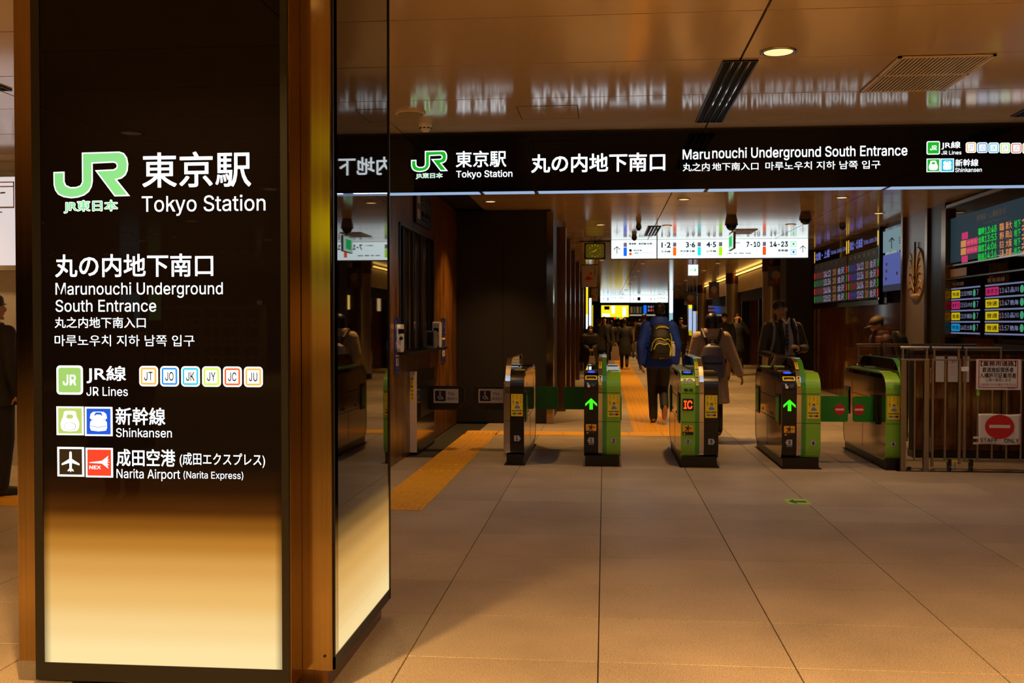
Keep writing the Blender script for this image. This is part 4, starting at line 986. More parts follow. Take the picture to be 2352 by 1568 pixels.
# rear railing row (deeper, behind gate 5)
RB = 12.9
zrb = at(2000, 792, Y=RB).z
lp = thing('low_partition', 'low dark polished stone partition behind the railings', 'partition', (4.15, 11.6, 0))
MB().box(3.45, 4.85, 11.5, 11.68, .0, 1.17).build('stone_panel', M_DARKW, lp); MB().box(3.43, 4.85, 11.48, 11.70, 1.17, 1.20).build('coping', M_BLACK, lp); MB().box(3.44, 4.85, 11.49, 11.69, 0, .08).build('plinth', M_BLACK, lp)
for a_ in (3.46, 3.93, 4.40): MB().box(a_, a_ + .45, 11.494, 11.5, .09, 1.16).build('stone_slab', M_POLST, lp)
rb = thing('rear_railing', 'second steel railing further back behind the all green gate', 'railing', (px_x(2030, RB), RB, 0), group='steel railings')
for a, b in ((1967, 2022), (2027, 2088), (2092, 2240)):
    rail_x(rb, px_x(a, RB), px_x(b, RB), RB, zrb, rad=.018, name='handrail')
    for q_ in (a + 5, b - 4): post(rb, px_x(q_, RB), RB, .022, .02, zrb, .022)
    rail_x(rb, px_x(a + 5, RB), px_x(b - 4, RB), RB, zrb - .14, w=.02, h=.018); rail_x(rb, px_x(a + 5, RB), px_x(b - 4, RB), RB, .12, w=.02, h=.018)
    post(rb, px_x((a + b) / 2, RB), RB, .018, .12, zrb - .14, .018, 'bar')
for i, (a, b, lb) in enumerate(((2149, 2169, 'narrow white paper sheet fixed to the dark partition seen through the bars'), (2177, 2200, 'white sheet with faint pink lines fixed to the dark partition'), (2212, 2226, 'slim white sheet hung behind the railing latch'))):
    Y = 11.490; p = at((a + b) / 2, 848, Y=Y); t = thing('hanging_sheet', lb, 'sheet', (p.x, Y, p.z))
    F = PFace(Y, t); F.rc(a, 818, b, 877, M_PAPER, h=0, t=.003, name='sheet')
    if i == 1: F.tx('ご案内', a + 3, 826, b - 3, 834, M_RED, 0, h=.004); F.multi([[(F.q(a + 3, y)[0], F.q(a, y + 1)[1]), (F.q(b - 3, y)[0], F.q(a, y + 1)[1]), (F.q(b - 3, y)[0], F.q(a, y)[1]), (F.q(a + 3, y)[0], F.q(a, y)[1])] for y in (842, 848, 854, 860)], mat('pink_print', (.7, .35, .35), .5), .004, 'printed_line')
p = at(2030, 812, Y=12.2)
# floor sticker
p0 = at(1812, 1158, Z=.001); p1 = at(1850, 1146, Z=.001)
t = thing('floor_sticker', 'small green arrow sticker on the floor in front of the gates', 'sticker', ((p0.x + p1.x) / 2, (p0.y + p1.y) / 2, 0))
F = Face((p0.x, p0.y, .001), (1, 0, 0), (0, 1, 0), t); w_, h_ = p1.x - p0.x, p1.y - p0.y
F.rect(0, 0, w_, h_, mat('sticker_lime', (.40, .62, .12), .5), h=0, t=.001, name='sticker')
F.poly([(.1 * w_, .5 * h_), (.4 * w_, .9 * h_), (.4 * w_, .65 * h_), (.9 * w_, .65 * h_), (.9 * w_, .35 * h_), (.4 * w_, .35 * h_), (.4 * w_, .1 * h_)], mat('sticker_dark', (.03, .12, .04), .5), .0014, name='arrow_mark')
# ================================================================== BOOTH WINDOW
XW = LX
win = structure(MB().box(XW - .10, XW - .085, wy0, wy1, wz0, wz1).build('window_1', mat('window_glass', (.9, .9, .9), .02, 0, ior=1.5, trans=.92, var=0), None))
win['label'] = 'barred ticket office window in the brown stone wall'
fr = MB(); b = .03
fr.box(XW - .10, XW + .012, wy0, wy0 + b, wz0, wz1); fr.box(XW - .10, XW + .012, wy1 - b, wy1, wz0, wz1); fr.box(XW - .10, XW + .012, wy0, wy1, wz1 - b, wz1); fr.build('window_frame', M_BLACK, win)
for i, t in enumerate((.16, .30, .42, .55, .66, .80, .90)):
    y = wy0 + (wy1 - wy0) * t; MB().box(XW - .05, XW - .02, y, y + (.02 if i % 2 else .035), wz0, wz1).build('mullion', M_STEELB if i % 2 else M_BLACK, win)
MB().box(XW - .02, XW + .12, wy0 - .05, wy1 + .42, wz0 - .03, wz0).build('counter_shelf', M_BLACK, win)
# dim interior things, with added glowing pieces for the streaks in the glass
t = thing('office_shelf', 'dim shelf of pale folders inside the ticket office window', 'shelf', (XW - 1.2, (wy0 + wy1) / 2, 0))
for z in (.8, 1.3, 1.8): MB().box(XW - 1.4, XW - 1.0, 10.4, 13.5, z, z + .02).build('shelf_board', M_STEELB, t)
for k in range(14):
    y = 10.5 + k * .2; z = (.82, 1.32, 1.82)[k % 3]; MB().box(XW - 1.3, XW - 1.05, y, y + .06, z, z + .28).build('folder', (M_PAPER, MATS['E_periwinkle'], M_PAPER, MATS['E_posterblue'])[k % 4], t)  # every other folder glows, light put into its colour
t = thing('office_screen', 'tall pale lit screen deep inside the ticket office window', 'screen', (XW - 1.6, 11.6, .9)); MB().box(XW - 1.66, XW - 1.6, 10.7, 11.95, 1.0, 2.2).build('case', M_BLACK, t)
for k in range(7): MB().box(XW - 1.6, XW - 1.595, 10.75 + .165 * k, 10.82 + .165 * k, 1.1 + .1 * (k % 3), 1.6 + .2 * (k % 4)).build('lit_field', (EE('dimgreen'), EE('mauve'), EE('dimorange'), EE('posterblue'))[k % 4], t)  # glowing strips painted as vertical reflections in the window glass
t = thing('office_lamp', 'small lit lamp inside the ticket office window', 'lamp', (XW - .8, 11.6, 2.0))  # made-up glowing bulb that livens the dark window
MB().ell((XW - .8, 11.6, 2.0), (.05, .05, .07)).build('bulb', EE('posterblue'), t); MB().cone((XW - .8, 11.6, 2.05), (XW - .8, 11.6, 2.4), .008, .008, 6).build('stem', M_BLACK, t)
def wall_face(px0, py0, px1, py1, X=LX + .001, parent=None):
    """rectangle on the booth wall between two measured corners"""
    a = at(px0, py0, X=X); b = at(px1, py1, X=X); return a.y, b.y, b.z, a.z
def strip(label, px0, px1, py0, py1, yellow):
    a = at((px0 + px1) / 2, py0, X=LX); c = at((px0 + px1) / 2, py1, X=LX); ya, yb = at(px0, 800, X=LX).y, at(px1, 800, X=LX).y
    t = thing('vertical_sign_strip', label, 'sign', (LX, (ya + yb) / 2, c.z), group='blue strips beside the ticket window')
    F = Face((LX + .002, ya, c.z), (0, 1, 0), (0, 0, 1), t); w, h = yb - ya, a.z - c.z
    blue = mat('deep_blue', (.02, .03, .22), .4); F.rect(0, 0, w, h, blue, h=0, t=.006, name='backing')
    for i, ch in enumerate('きっぷ案内'): F.text(ch, w * .15, h * (.93 - i * .085), w * .85, h * (1.0 - i * .085), M_PAPER, .01, h=.008)
    F.rect(w * .1, h * .52, w * .9, h * .56, M_RED if not yellow else M_YELLOW, h=.007, name='colour_band'); F.rect(w * .1, h * .30, w * .9, h * .33, M_ORANGE, h=.007, name='colour_band')
    F.rect(w * .2, h * .14, w * .8, h * .27, M_PAPER, h=.007, name='pictogram'); F.text('i', w * .42, h * .16, w * .58, h * .25, M_INK, .03, h=.008)
    F.text('Tickets', w * .1, h * .05, w * .9, h * .08, M_PAPER, .01, h=.008)
strip('blue vertical sign strip nearest the sign pillar', 906, 916, 728, 858, False)
strip('dark blue vertical sign strip beyond the ticket window', 1013, 1022, 731, 832, True)
# hanging direction sign over the window
ya, yb = at(950, 480, X=LX).y, at(986, 480, X=LX).y; z1_ = at(968, 445, X=LX).z; z0_ = at(968, 520, X=LX).z
t = thing('wall_direction_sign', 'dark wall sign with two lines of dim white writing above the ticket window', 'sign', (LX, ya, z0_))
F = Face((LX + .003, ya, z0_), (0, 1, 0), (0, 0, 1), t); w, h = yb - ya, z1_ - z0_
F.rect(0, 0, w, h, mat('navy_board', (.012, .012, .03), .3), h=0, t=.03, name='board')
for i, (s_, s2_) in enumerate((('お手洗', 'Restroom'), ('乗車券', 'Tickets'))):
    y = h * (.60 - .45 * i); F.rect(w * .05, y, w * .22, y + h * .28, M_PAPER, h=.032, name='pictogram'); F.text(s_, w * .28, y + h * .10, w * .95, y + h * .28, M_PAPER, .01, h=.032); F.text(s2_, w * .28, y, w * .75, y + h * .06, M_PAPER, .01, h=.032)
# dispensers on the shelf
for (px, lb, sc_) in ((924, 'rounded white machine at the near end of the ticket window shelf', 1.0), (1003, 'white rounded intercom at the far end of the ticket window shelf', 1.1)):
    y = at(px, 780, X=LX + .05).y; t = thing('counter_machine', lb, 'machine', (LX + .06, y, wz0), group='machines on the ticket window shelf')
    MB().prism([(a, b) for a, b in rrect(y - .10, y + .10, wz0, wz0 + .30 * sc_, .05)], LX + .01, LX + (.05 if px < 950 else .10), 'x').build('case', M_WHITE, t, bevel=.008)
    MB().cone((LX + .06, y - .1, wz0 + .15), (LX + .06, y - .112, wz0 + .15), .02, .02, 10).build('button', M_BLACK, t); MB().box(LX + .03, LX + .09, y - .103, y - .099, wz0 + .20, wz0 + .25).build('screen', M_GLASSB, t)
y = at(985, 780, X=LX).y; t = thing('document_tray', 'grey upright tray on the ticket window shelf', 'tray', (LX + .05, y, wz0)); MB().box(LX + .0, LX + .10, y - .20, y + .02, wz0, wz0 + .22).build('tray', mat('tray_grey', (.3, .3, .3), .4), t); MB().box(LX + .01, LX + .09, y - .204, y - .198, wz0 + .03, wz0 + .2).build('slot', M_BLACK, t)

# ================================================================== LEFT CONCOURSE MAP
MY = 9.97
xL, xR = -7.9, at(36, 500, Y=MY).x + .12; zt, zb_ = at(20, 408, Y=MY).z, at(20, 610, Y=MY).z
t = thing('route_map_board', 'backlit pale route map board on the wall past the sign pillar', 'map board', ((xL + xR) / 2, MY, zb_))
MB().box(xL, xR, MY - .06, MY, zb_ - .05, zt + .05).build('case', mat('light_grey_case', (.4, .4, .43), .4), t)
F = Face((xL, MY - .061, zb_), (1, 0, 0), (0, 0, 1), t); W0, H0 = xR - xL, zt - zb_
F.rect(.04, 0, W0 - .04, H0, E('lit_map_sheet', 'e0d4d2', .95, light=True), h=0, name='map_sheet')
random.seed(3)
cols = [mat('route_' + n, c, .5) for n, c in (('red', (.6, .2, .2)), ('grey', (.25, .25, .28)), ('ochre', (.6, .5, .25)), ('rose', (.7, .35, .35)))]
for k in range(16):
    pts = [(random.uniform(.1, W0 - .1), H0 * random.uniform(.08, .92))]
    for q_ in range(5): 
        x, z = pts[-1]; 
        if q_ % 2: z = min(H0 * .94, max(H0 * .06, z + random.uniform(-.3, .3)))
        else: x = min(W0 - .1, max(.1, x + random.uniform(-.7, .7)))
        pts.append((x, z))
    mb = []
    for (xa_, za_), (xb2, zb2) in zip(pts, pts[1:]):
        e = .006; mb.append([(min(xa_, xb2) - e, min(za_, zb2) - e), (max(xa_, xb2) + e, min(za_, zb2) - e), (max(xa_, xb2) + e, max(za_, zb2) + e), (min(xa_, xb2) - e, max(za_, zb2) + e)])
    F.multi(mb, cols[k % 4], .001 + k * .0002, 'route_line')
F.multi([[(x, z), (x + .05, z), (x + .05, z + .012), (x, z + .012)] for x, z in [(random.uniform(.1, W0 - .2), random.uniform(.05, H0 - .05)) for _ in range(70)]], cols[1], .006, 'station_name')

# ================================================================== RIGHT WALL BOARDS
RW = RX
def rface(px0, px1, ztop, zbot, parent, h=0.0):
    """board on the right wall: u runs from the far end (reader's left) to the near end"""
    ya = at(px0, 600, X=RW).y; yb = at(px1, 600, X=RW).y
    return Face((RW - h, ya, zbot), (0, -1, 0), (0, 0, 1), parent), ya - yb, ztop - zbot
def zat(px, py): return at(px, py, X=RW).z
# --- big LED board
zt, zb_ = zat(2195, 487), zat(2195, 610); t = thing('led_departure_board', 'large glossy LED departure board with green times at the right edge', 'departure board', (RW - .06, at(2270, 600, X=RW).y, zb_))
F, w, h = rface(2193, 2420, zt, zb_, t, .10)
MB().box(RW - .10, RW - .001, F.o.y - w, F.o.y, zb_ - .20, zt + .06).build('case', M_GLASSB, t)
for z0_, z1_, m_ in ((zb_ - .02, zb_ + .0, M_STEEL), (zt + .055, zt + .10, M_STEEL), (zb_ - .20, zb_ - .18, M_STEEL)): MB().box(RW - .115, RW, F.o.y - w, F.o.y, z0_, z1_).build('frame_bar', m_, t)
MB().box(RW - .115, RW, F.o.y, F.o.y + .03, zb_ - .20, zt + .1).build('frame_bar', M_STEEL, t)
MB().box(RW - .104, RW - .1, F.o.y - .75, F.o.y - .02, zb_ - .17, zb_ - .06).build('caption_plate', M_CREAM, t)
F.rect(.10, .03, w - .05, h * .86, E('lit_board_haze', '3c5866', .3), h=.001, name='display_field')  # haze on the board's glass, painted as a dim glowing field
def U(px): return F.o.y - at(px, 600, X=RW - .1).y
def V(px, py): return at(px, py, X=RW - .1).z - F.o.z
F.text('東海道・山陽新幹線', U(2243), V(2275, 500), U(2310), V(2275, 485), M_CREAM, .0, h=.002); F.text('Tokaido Sanyo Line', U(2258), V(2285, 509), U(2313), V(2285, 504), M_CREAM, .0, h=.002)
rows = [('13:48', '臨', '新大阪', '18'), ('13:53', '博多', '岡山', '15'), ('14:06', '名古屋', '大阪', '19'), ('14:16', '三島', '京都', '23')]
for i in range(4):
    f0, f1 = i / 4, (i + .86) / 4
    def yv(px, a): return at(px, a, X=RW - .1).z - F.o.z
    def band(px, top, bot): T_, B_ = V(px, top), V(px, bot); return T_ - (T_ - B_) * f1, T_ - (T_ - B_) * f0
    v0, v1 = band(2252, 523, 600); F.text(('臨時', '全車', '指定', '自由')[i], U(2247), v0, U(2261), v1, EE('led_green'), .04, h=.003)
    v0, v1 = band(2275, 519, 595); F.text(rows[i][0], U(2262), v0, U(2289), v1, EE('led_green'), .02, h=.003)
    v0, v1 = band(2305, 511, 592); F.text(rows[i][1][:2], U(2296), v0, U(2306), v1, EE('led_orange'), .02, h=.003); F.text(rows[i][2][:2], U(2310), v0, U(2324), v1, EE('led_orange'), .02, h=.003)
    v0, v1 = band(2335, 505, 588); F.text('地下', U(2329), v0, U(2344), v1, EE('led_green'), .02, h=.003)
    v0, v1 = band(2360, 500, 584); F.text(rows[i][3], U(2347), v0, U(2375), v1, EE('led_orange'), .02, h=.003)
    v0, v1 = band(2215, 534, 605)
    if i in (0, 3): F.rect(U(2209), v0, U(2223), v1, EE('led_pink'), h=.002, name='train_name_cell')
    else: F.rect(U(2207), v0, U(2219), v1, EE('led_orange'), h=.002, name='train_name_cell'); F.rect(U(2220), v0, U(2246), v1, EE('led_pink'), h=.002, name='train_name_cell'); F.text('のぞみ', U(2222), v0 + .02, U(2244), v1 - .02, EE('led_orange'), 0, h=.004)
# --- lower pair of screens
def screen(label, pa, pb, rowdat, ztl, zbl):
    zt, zb_ = ztl, zbl; t = thing('departure_screen', label, 'departure screen', (RW - .06, at((pa + pb) / 2, 700, X=RW).y, zb_), group='four line departure screens')
    F, w, h = rface(pa, pb, zt, zb_, t, .09)
    MB().box(RW - .09, RW, F.o.y - w - .03, F.o.y + .03, zb_ - .06, zt + .12).build('case', M_GLASSB, t)
    for k in range(5): v = h * k / 4; F.rect(0, v - .010, w, v + .010, EE('boardline'), h=.001, name='row_line')
    F.text(('中央線', '東海道線')[len(rowdat[0][1]) % 2], w * .05, h + .035, w * .45, h + .09, M_CREAM, 0, h=.001)
    for k, (c, n, tm, ds) in enumerate(rowdat):
        v0, v1 = h * (3 - k) / 4 + .035, h * (4 - k) / 4 - .035
        F.rect(w * .015, v0 - .01, w * .32, v1 + .01, EE(c), h=.001, name='service_cell'); F.text(n, w * .05, v0 + .012, w * .29, v1 - .012, M_PAPER, .02, h=.002)
        F.text(tm, w * .34, v0 + .01, w * .55, v1 - .01, EE('boardtext'), .0, h=.002); F.text(ds, w * .57, v0 + .01, w * .74, v1 - .01, EE('boardtext'), .01, h=.002)
        F.rect(w * .77, v0 - .005, w * .85, v1 + .005, EE('boardmint'), h=.002, name='platform_pill', r=w * .035); F.text('7', w * .89, v0 + .01, w * .94, v1, EE('boardtext'), 0, h=.002)
zt, zb_ = zat(2200, 664), zat(2235, 765)
screen('dark screen with yellow, pink and blue train rows, last row blue', 2201, 2269, [('boardyellow', '快速', '13:50', '宇都宮'), ('boardpink', 'あずさ', '13:53', 'いわき'), ('boardyellow', '普通', '13:59', '横浜'), ('boardblue', '特急', '14:03', '土浦')], zt, zb_)
screen('dark screen with a pink row on top of three yellow rows', 2280, 2390, [('boardpink', 'あずさ', '13:43', '品川'), ('boardyellow', '快速', '13:47', '熱海'), ('boardyellow', '普通', '13:50', '品川'), ('boardyellow', '普通', '13:57', '熱海')], zt, zb_)
# --- mid departure board (two halves)
zt, zb_ = zat(1881, 583), zat(2035, 683)
t = thing('departure_board', 'wide two-part departure board with many coloured rows beyond the palm relief', 'departure board', (RW - .06, at(1960, 600, X=RW).y, zb_))
F, w, h = rface(1881, 2033, zt, zb_, t, .10)
MB().box(RW - .10, RW, F.o.y - w, F.o.y, zb_ - .12, zt + .12).build('case', M_GLASSB, t)
MB().box(RW - .11, RW - .1, F.o.y - w, F.o.y, zb_ - .12, zb_ - .03).build('frame_bar', M_STEELB, t)
mid = F.o.y - at(1947, 600, X=RW - .1).y
for k, (a, b) in enumerate(((0, mid - .05), (mid + .05, w - .05))):
    ww = b - a; hr = h * .235
    F.rect(a, 0, b, h * .78, E('lit_board_bed', '403a30', .3), h=.001, name='display_field')
    for q_ in (a + .03, b - .03): F.rect(q_ - .035, h * .81, q_ + .035, h * 1.04, EE('amber'), h=.002, name='marker_light', r=.03)
    F.text(('北陸・上越', '東北・北海道')[k], a + .12, h * .85, a + ww * .5, h * 1.0, EE('periwinkle'), .02, h=.002); F.text('Tohoku Joetsu Line', a + ww * .53, h * .88, b - .08, h * .96, EE('periwinkle'), .0, h=.002)
    for r_ in range(4):
        v0 = h * (.02 + .155 * r_); v1 = v0 + h * .12; cc = (('dimgreen', 'dimred', 'dimgreen', 'dimred'), ('dimviolet', 'dimred', 'dimviolet', 'dimviolet'))[k][r_]
        F.rect(a + .02, v0, a + ww * .42, v1, E('lit_row_%s' % cc, {'dimgreen': '3c5040', 'dimred': '5c3430', 'dimviolet': '3a3058'}[cc], .5), h=.0015, name='row_cell')
        F.text(('かがやき', 'はくたか', 'はやぶさ', 'やまびこ')[r_], a + .05, v0 + .01, a + ww * .28, v1 - .01, EE(cc), .02, h=.002)
        F.text(('13:52', '14:04', '13:36', '14:12')[r_], a + ww * .32, v0, a + ww * .54, v1, EE('mauve'), .02, h=.003); F.text('20', a + ww * .60, v0, a + ww * .70, v1, EE('dimorange'), .04, h=.003); F.text('金沢', a + ww * .74, v0, a + ww * .93, v1, EE('mauve'), .02, h=.003)
        for q_, hh in ((a + .0, 1), (b - .05, 0)): F.rect(q_, v0, q_ + .05, v1, EE('hotred' if (r_ + k) % 2 else 'hotgreen'), h=.002, name='row_lamp')
    for q_ in range(6): F.text('列車', a + ww * (.06 + .155 * q_), h * .68, a + ww * (.11 + .155 * q_), h * .74, M_CREAM, 0, h=.002)
# --- blue screen with reflections
t = thing('information_screen', 'upright screen with pale blue picture between the departure board and the palm relief', 'screen', (RW - .06, at(2066, 600, X=RW).y, 1.8))
zt, zb_ = zat(2066, 522), zat(2066, 670); F, w, h = rface(2041, 2091, zt, zb_, t, .10)
MB().box(RW - .10, RW, F.o.y - w, F.o.y, zb_ - .18, zt + .02).build('case', M_GLASSB, t)
F.rect(.03, .02, w - .03, h * .60, EE('screenblue'), h=.001, name='picture'); F.rect(.03, .02, w - .03, h * .12, E('lit_caption_grey', '3c4054', .5), h=.002, name='caption_bar')
for k, (a, b) in enumerate(((.2, .45), (.2, .34), (.7, .28), (.18, .22))): F.ellipse(w * a, h * b, .05, .03, mat('ink_blue', (.10, .12, .35), .5), .002, name='icon')
F.rect(.02, h * .64, w - .02, h * .98, E('lit_pale_panel', '86a8b4', .55), h=.001, name='upper_panel')
F.multi([[(w * .42, h * .68), (w * .46, h * .68), (w * .46, h * .84), (w * .42, h * .84)], [(w * .44, h * .86), (w * .58, h * .80), (w * .56, h * .785), (w * .44, h * .83), (w * .32, h * .785), (w * .30, h * .80)]], E_SINK, .002, 'up_arrow')
F.text('E6', w * .78, h * .72, w * .92, h * .82, EE('dimgreen'), .02, h=.002)
# --- pilaster with palm relief
ya, yb = at(2095, 600, X=RX).y, at(2150, 600, X=RX).y; yc = at(2190, 600, X=RX).y
pl_ = structure(MB().box(RX - .10, RX, yb, ya, 0, HC).build('trim_1', mat('grey_bronze_pilaster', (.20, .17, .17), .35, .3)))
MB().box(RX - .16, RX - .10, ya - .03, ya + .06, 0, HC).build('edge_strip', M_BRONZE2, pl_); MB().box(RX - .16, RX - .10, yb - .09, yb + .02, 0, HC).build('edge_strip', M_BRONZE2, pl_)
MB().box(RX - .12, RX, yc, yb - .09, 0, HC).build('side_panel', M_BLACK, pl_); MB().box(RX - .17, RX, yc - .18, yc, 0, HC - .1).build('bronze_strip', M_BRONZE2, pl_)
t = thing('palm_relief', 'tall oval palm leaf relief in pale bronze on the grey wall pilaster', 'wall ornament', (RX - .1, (ya + yb) / 2, 2.0))
zc_t, zc_b = zat(2122, 570), zat(2122, 690); cy = (ya + yb) / 2 + .0; cz = (zc_t + zc_b) / 2; rz = (zc_t - zc_b) / 2; ry = abs(ya - yb) * .36
gold = mat('pale_bronze_relief', (.42, .30, .17), .4, .5)
pts = [(cy + ry * math.cos(R(a)), cz + rz * math.sin(R(a)) * (1.0 if math.sin(R(a)) < 0 else 1.05)) for a in range(0, 360, 12)]
MB().prism(pts, RX - .125, RX - .10, 'x').build('shield', gold, t, bevel=.008)
MB().tube([(RX - .128, cy, cz - rz * .85), (RX - .132, cy, cz + rz * .3), (RX - .128, cy, cz + rz * 1.25)], .014, 8).build('centre_stem', M_BLACK, t)
for k in range(6):
    for s_ in (-1, 1):
        z0_ = cz - rz * (.75 - .14 * k); P_ = []
        for q_ in range(7):
            f_ = q_ / 6; P_.append((RX - .128, cy + s_ * ry * (.12 + .62 * f_ * (1 - .06 * k)), z0_ + rz * ((.25 + .13 * k) * math.sin(f_ * math.pi * (.80 - .07 * k)))))
        MB().tube(P_, .010, 6).build('leaf_rib', gold if k % 2 else M_BRONZE2, t)
MB().ell((RX - .125, cy, cz - rz * .82), (.03, ry * .5, rz * .10)).build('leaf_base', gold, t, smooth=True)

# ================================================================== PLATFORM SIGNS
def hang(name, label, Y, x0, x1, z0, z1, group=None):
    t = thing(name, label, 'sign', ((x0 + x1) / 2, Y, z0), group=group); MB().box(x0, x1, Y, Y + .2, z0, z1).build('sign_case', M_BLACK, t)
    return t
SY = 20.4; sx0, sx1 = at(1403, 580, Y=SY).x, at(1857, 580, Y=SY).x; sz0 = at(1630, 594, Y=SY).z
t = hang('platform_sign', 'wide brightly lit white platform sign with numbers 1 to 23 hanging in the concourse', SY, sx0, sx1, sz0, HC)
P = PFace(SY, t); xm = at(1509, 580, Y=SY).x
for a, b in ((sx0 + .012, xm - .012), (xm + .012, sx1 - .012)): P.rect(a, sz0 + .014, b, HC - .004, E_SIGNW, h=.004, name='lit_panel')
K = dict(h=.006)
def sarrow(px, py0, py1):
    x, a = P.q(px, py0); _, b = P.q(px, py1); hgt = a - b; s_ = hgt
    P.multi([[(x - .05 * s_, b), (x + .05 * s_, b), (x + .05 * s_, a - .1 * s_), (x - .05 * s_, a - .1 * s_)], [(x, a), (x + .45 * s_, a - .42 * s_), (x + .38 * s_, a - .50 * s_), (x, a - .14 * s_)], [(x, a), (x - .45 * s_, a - .42 * s_), (x - .38 * s_, a - .50 * s_), (x, a - .14 * s_)]], M_SINK, .006, 'up_arrow')
sarrow(1417, 565, 583); sarrow(1844, 563, 580)
for px, c, y0, y1 in ((1436, 'signblue', 568, 588), (1549.5, 'signorange', 567.5, 587), (1606, 'signcyan', 567, 586.5), (1655, 'signlime', 566.5, 586.5), (1755.5, 'signred', 566, 585.5)):
    P.rc(px - 4, y0, px + 4, y1, EE(c), h=.006, name='colour_bar'); P.rc(px - 4, y0 - 11, px + 4, y0 - 1, EE('mauve'), h=.006, name='line_symbol'); P.tx('J', px - 2, y0 - 9, px + 2, y0 - 3, M_SINK, .0, h=.008)
for s_, x0, x1, y0, y1 in (('1·2', 1519, 1541, 556, 569), ('3·6', 1575, 1597, 555.5, 568.5), ('4·5', 1622, 1645, 555, 568), ('7-10', 1714, 1746, 554.5, 567.5), ('14-23', 1768, 1810, 554, 567)): P.tx(s_, x0, y0, x1, y1, E_SINK, .035, **K)
for s_, x0, x1, y0, y1 in (('中央線', 1518, 1540, 575, 580), ('京浜東北線', 1562, 1596, 574, 579), ('山手線', 1622, 1645, 574, 579), ('新幹線', 1787, 1810, 572, 578), ('横須賀・総武線(快速)', 1444, 1499, 557, 563), ('成田空港', 1454, 1474, 573, 577), ('(成田エクスプレス)', 1456, 1498, 579, 583), ('上野東京ライン', 1686, 1710, 556, 559), ('宇都宮・高崎・常磐線', 1670, 1708, 580, 583), ('東海道線', 1712, 1725, 580, 583)): P.tx(s_, x0, y0, x1, y1, E_SINK, .035, **K)
for s_, x0, x1, y0 in (('Chuo Line', 1519, 1540, 583), ('Keihin-Tohoku Line', 1562, 1596, 583), ('Yamanote Line', 1620, 1646, 583), ('Shinkansen', 1786, 1811, 582), ('Yokosuka Sobu Line Rapid', 1444, 1499, 565.5)): P.tx(s_, x0, y0, x1, y0 + 2.4, E_SGREY, .02, **K)
P.rc(1445, 572, 1451, 578, M_SINK, h=.006, name='symbol'); P.rc(1445, 580, 1451, 586, EE('signred'), h=.006, name='symbol'); 
for (y0, c) in ((554, 'exitgreen'), (572.5, 'boardblue')): P.rc(1816, y0, 1829, y0 + 13, EE(c), h=.006, name='symbol_border'); P.rc(1817.3, y0 + 1.3, 1827.7, y0 + 11.7, E_SIGNW, h=.008, name='symbol_field'); P.rc(1820, y0 + 3, 1825, y0 + 9, EE(c), h=.009, name='symbol')
# far platform sign
SY2 = 60.0; t = hang('platform_sign', 'smaller lit white direction sign far down the concourse above the crowd', SY2, at(1378, 680, Y=SY2).x, at(1535, 680, Y=SY2).x, at(1456, 695, Y=SY2).z, HC)
P = PFace(SY2, t); b = P.box(1379, 660, 1534, 694.4); P.rect(b[0], b[1], b[2], HC - .01, E_SIGNW, h=.004, name='lit_panel')
P.rc(1447, 664, 1448, 694, M_SINK, h=.008, name='joint'); P.rc(1395, 683, 1397.5, 690, EE('signblue'), h=.01, name='colour_bar'); P.rc(1494, 684, 1496.5, 689, EE('signred'), h=.01, name='colour_bar'); P.rc(1502, 684, 1504.5, 689, EE('signcyan'), h=.01, name='colour_bar'); P.rc(1464, 682, 1471, 690, M_SINK, h=.01, name='symbol')
for s_, x0, x1, y0, y1 in (('←', 1384, 1391, 683, 689), ('↑', 1452, 1457, 683, 690), ('中央線 京葉線', 1401, 1432, 681, 686), ('Chuo Line', 1401, 1425, 687, 689.5), ('新幹線', 1510, 1528, 682, 687)): P.tx(s_, x0, y0, x1, y1, M_SINK, .0, h=.01)
# clock
CYY = 20.3; t = thing('hanging_clock', 'square dark station clock with a dim yellow dial left of the white platform sign', 'clock', (at(1366, 578, Y=CYY).x, CYY, at(1366, 597, Y=CYY).z))
P = PFace(CYY, t); b = P.box(1342, 557, 1391, 595); MB().box(b[0], b[2], CYY, CYY + .14, b[1], b[3]).build('case', M_BLACK, t, bevel=.01)
b = P.box(1345.5, 560, 1387.5, 592); P.rect(*b, E('lit_dial', '7c6a18', .28), h=.003, name='dial', r=.04); cx, cz_ = (b[0] + b[2]) / 2, (b[1] + b[3]) / 2
for k in range(12):
    a = R(30 * k); r0, r1 = .105, .13; P.poly([(cx + r0 * math.sin(a) - .004, cz_ + r0 * math.cos(a) - .004), (cx + r1 * math.sin(a) - .004, cz_ + r1 * math.cos(a)), (cx + r1 * math.sin(a) + .006, cz_ + r1 * math.cos(a)), (cx + r0 * math.sin(a) + .006, cz_ + r0 * math.cos(a) - .004)], EE('boardyellow'), .005, name='hour_mark')
for a, l in ((R(50), .07), (R(250), .10)): P.poly([(cx - .006 * math.cos(a), cz_ + .006 * math.sin(a)), (cx + l * math.sin(a), cz_ + l * math.cos(a)), (cx + .006 * math.cos(a), cz_ - .006 * math.sin(a))], EE('boardyellow'), .006, name='clock_hand')
b = P.box(1330, 552, 1402, 555); MB().box(b[0], b[2], CYY + .05, CYY + .09, b[1], b[3]).build('hanging_bar', M_BLACK, t); MB().cone((cx, CYY + .07, b[3] - .03), (cx, CYY + .07, HC), .012, .012, 8).build('hanger_rod', M_BLACK, t); MB().box(cx - .03, cx + .03, CYY + .04, CYY + .1, P.q(1366, 559)[1], b[3]).build('neck', M_BLACK, t)
